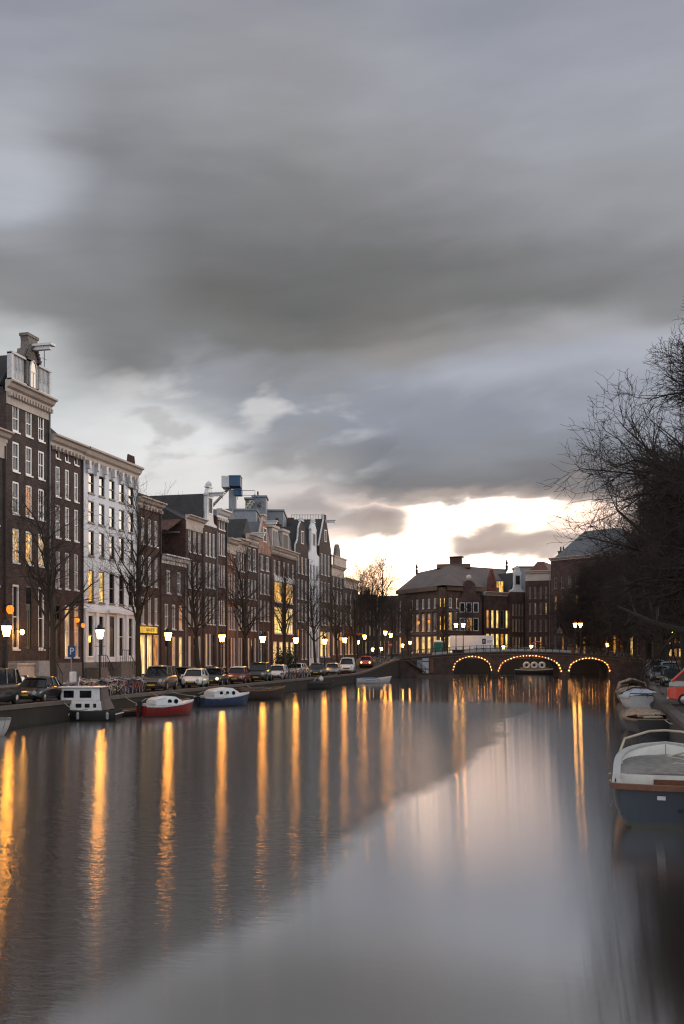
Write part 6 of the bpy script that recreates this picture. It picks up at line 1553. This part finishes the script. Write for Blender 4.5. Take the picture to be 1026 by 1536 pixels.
    # ornate gable with a pale ball on the right face
    g0 = at(703, 182.6); loc = (g0[0], g0[1], 2.6)
    og = thing('canal_house', 'dark house with ornate brown gable topped by a pale ball beyond the bridge', 'canal house', loc, R(20))
    MB().prism([(-2.3, 0), (2.3, 0), (2.3, 10.6), (1.9, 11.4), (1.3, 11.6), (1.1, 13.6), (.5, 14.2), (-.5, 14.2), (-1.1, 13.6), (-1.3, 11.6), (-1.9, 11.4), (-2.3, 10.6)], -.5, 3).build('wall', B2, og)
    MB().lathe([(.05, 14.2), (.4, 14.35), (.52, 14.8), (.4, 15.2), (.05, 15.35)], 12, (0, 0, 0)).build('ball', M_CREAM, og, smooth=True)
    for k in range(3):
        for z0, z1, m in ((1, 3.6, L_ if k else O_), (5.0, 7.4, O_ if k == 1 else M_GLASS), (8.4, 10.2, M_GLASS)):
            x0 = -1.8 + k * 1.25; fo = MB().box(x0, x0 + 1.0, -.56, -.503, z0, z1).build('window', M_FRAME, og); MB().box(x0 + .12, x0 + .88, -.58, -.563, z0 + .12, z1 - .12).build('pane', m, fo)
    # block right of it with lit rows
    loc, rz, w = frame_of(726, 184, 766, 188); hb = hz(893, 186)
    b2 = house('red brown block with tall bright yellow window bands and a lit dormer', 0, w, hb, B2, [(.8, 4.6, {'all': W_}, dict(wf=.72, bars=(0, 0))), (5.6, 9.0, {1: W_, 2: W_, 4: W_, 0: O_}, dict(wf=.6, bars=(0, 0)))], 5, cor=.7, M=(loc, rz), roofkind='across', ridge=4.2, roof=M_SLATE, name='town_house', cat='town house')
    d = MB().box(w * .55, w * .85, .8, 2.2, hb + .3, hb + 3.0).build('dormer', M_SLATE, b2); MB().box(w * .58, w * .82, .77, .797, hb + .7, hb + 2.7).build('pane', L_, d)
    MB().prism([(1.2, hb), (3.2, hb), (3.0, hb + 3.2), (2.2, hb + 5.0), (1.4, hb + 3.2)], .1, .6).build('gable', brick('red_gable', (.13, .04, .028)), b2)
    # white ornate gable house
    loc, rz, w = frame_of(765, 187, 788, 189); hb = hz(888, 188)
    b3 = house('slim dark house with a white carved gable beyond the middle of the bridge', 0, w, hb, B2, [(.8, 4, {1: L_}), (5, 7.4, {}), (8.0, 10.2, {})], 4, M=(loc, rz), gable='neck', gh=4.4, gm=M_WHITE, trim=M_WHITE, name='town_house', cat='town house', wf=.5)
    loc, rz, w = frame_of(788, 188, 826, 186); hb = hz(862, 187)
    b4 = house('dark brick house with a pale cornice, a small hipped roof and one amber window', 0, w, hb, B2, [(.8, 4, {0: O_}), (5.0, 7.2, {}), (8.2, 10.4, {1: O_}), (11.2, 13.4, {})], 4, M=(loc, rz), cor=.9, frieze=1.0, roofkind='hip', ridge=2.6, roof=M_ROOFR, name='town_house', cat='town house', wf=.34)
    # big dark house behind the trees
    loc, rz, w = frame_of(826, 180, 930, 168); hb = hz(838, 176)
    b5 = house('large dark brick building with a high slate roof behind the right-hand trees', 0, w, hb, B2, [(.8, 4, {3: L_, 6: W_}), (5.2, 7.8, {4: O_}), (8.8, 11.2, {7: O_}), (12.6, 14.6, {}, dict(wf=.4))], 9, M=(loc, rz), cor=.5, roofkind='hip', ridge=5.2, roof=M_SLATE, name='town_house', cat='town house', wf=.34, chimneys=[(.04, 2, -3.5, 1.2)])
    loc, rz, w = frame_of(930, 168, 1000, 150); hb = hz(850, 160)
    house('dark brick building with lit doors behind the trees right of the bridge', 0, w, hb, B2, [(.6, 4.2, {1: W_, 3: L_, 5: W_, 0: O_}, dict(wf=.4)), (5.2, 7.8, {2: O_}), (8.8, 11.2, {}), (12, 14, {})], 6, M=(loc, rz), cor=.5, roofkind='hip', ridge=4, name='town_house', cat='town house', wf=.34)
    loc, rz, w = frame_of(1000, 150, 1085, 118); hb = hz(840, 140)
    house('house with tall bright shop windows at the right edge of the picture', 0, w, hb, B2, [(.5, 4.6, {'all': W_, 1: O_, 4: L_}, dict(wf=.62, bars=(1, 0))), (5.8, 8.4, {3: O_}), (9.2, 11.6, {})], 9, M=(loc, rz), cor=.5, roofkind='flat', name='town_house', cat='town house', wf=.34)
    # low far roofs in the gap on the left
    for a, da, b, db, py, lab in ((532, 236, 566, 238, 893, 'far low dark block in the gap left of the bridge'), (566, 226, 600, 222, 896, 'far dark block beside the low one, with chimneys')):
        loc, rz, w = frame_of(a, da, b, db); hb = hz(py, da)
        house(lab, 0, w, hb, B2, [(.8, 3.6, {1: O_, 2: W_}), (5, 7.4, {0: O_}), (8.6, 11, {})], 5, M=(loc, rz), roofkind='flat', name='town_house', cat='town house', wf=.35, chimneys=[(.8, 3, -.9, .9)])
    x, y = at(815, 198); s = thing('roof_house', 'flat grey rooftop block seen over the white carved gable', 'roof building', at(776, 200) + (2.6,), YAW)
    MB().box(0, 6.5, 0, 6, 0, hz(851, 200)).build('wall', mat('grey_cladding', (.27, .29, .31), .6, .2, 3), s); MB().box(-.2, 6.7, -.2, 6.2, hz(851, 200) + .003, hz(851, 200) + .25).build('roof', M_ZINC, s)
beyond()
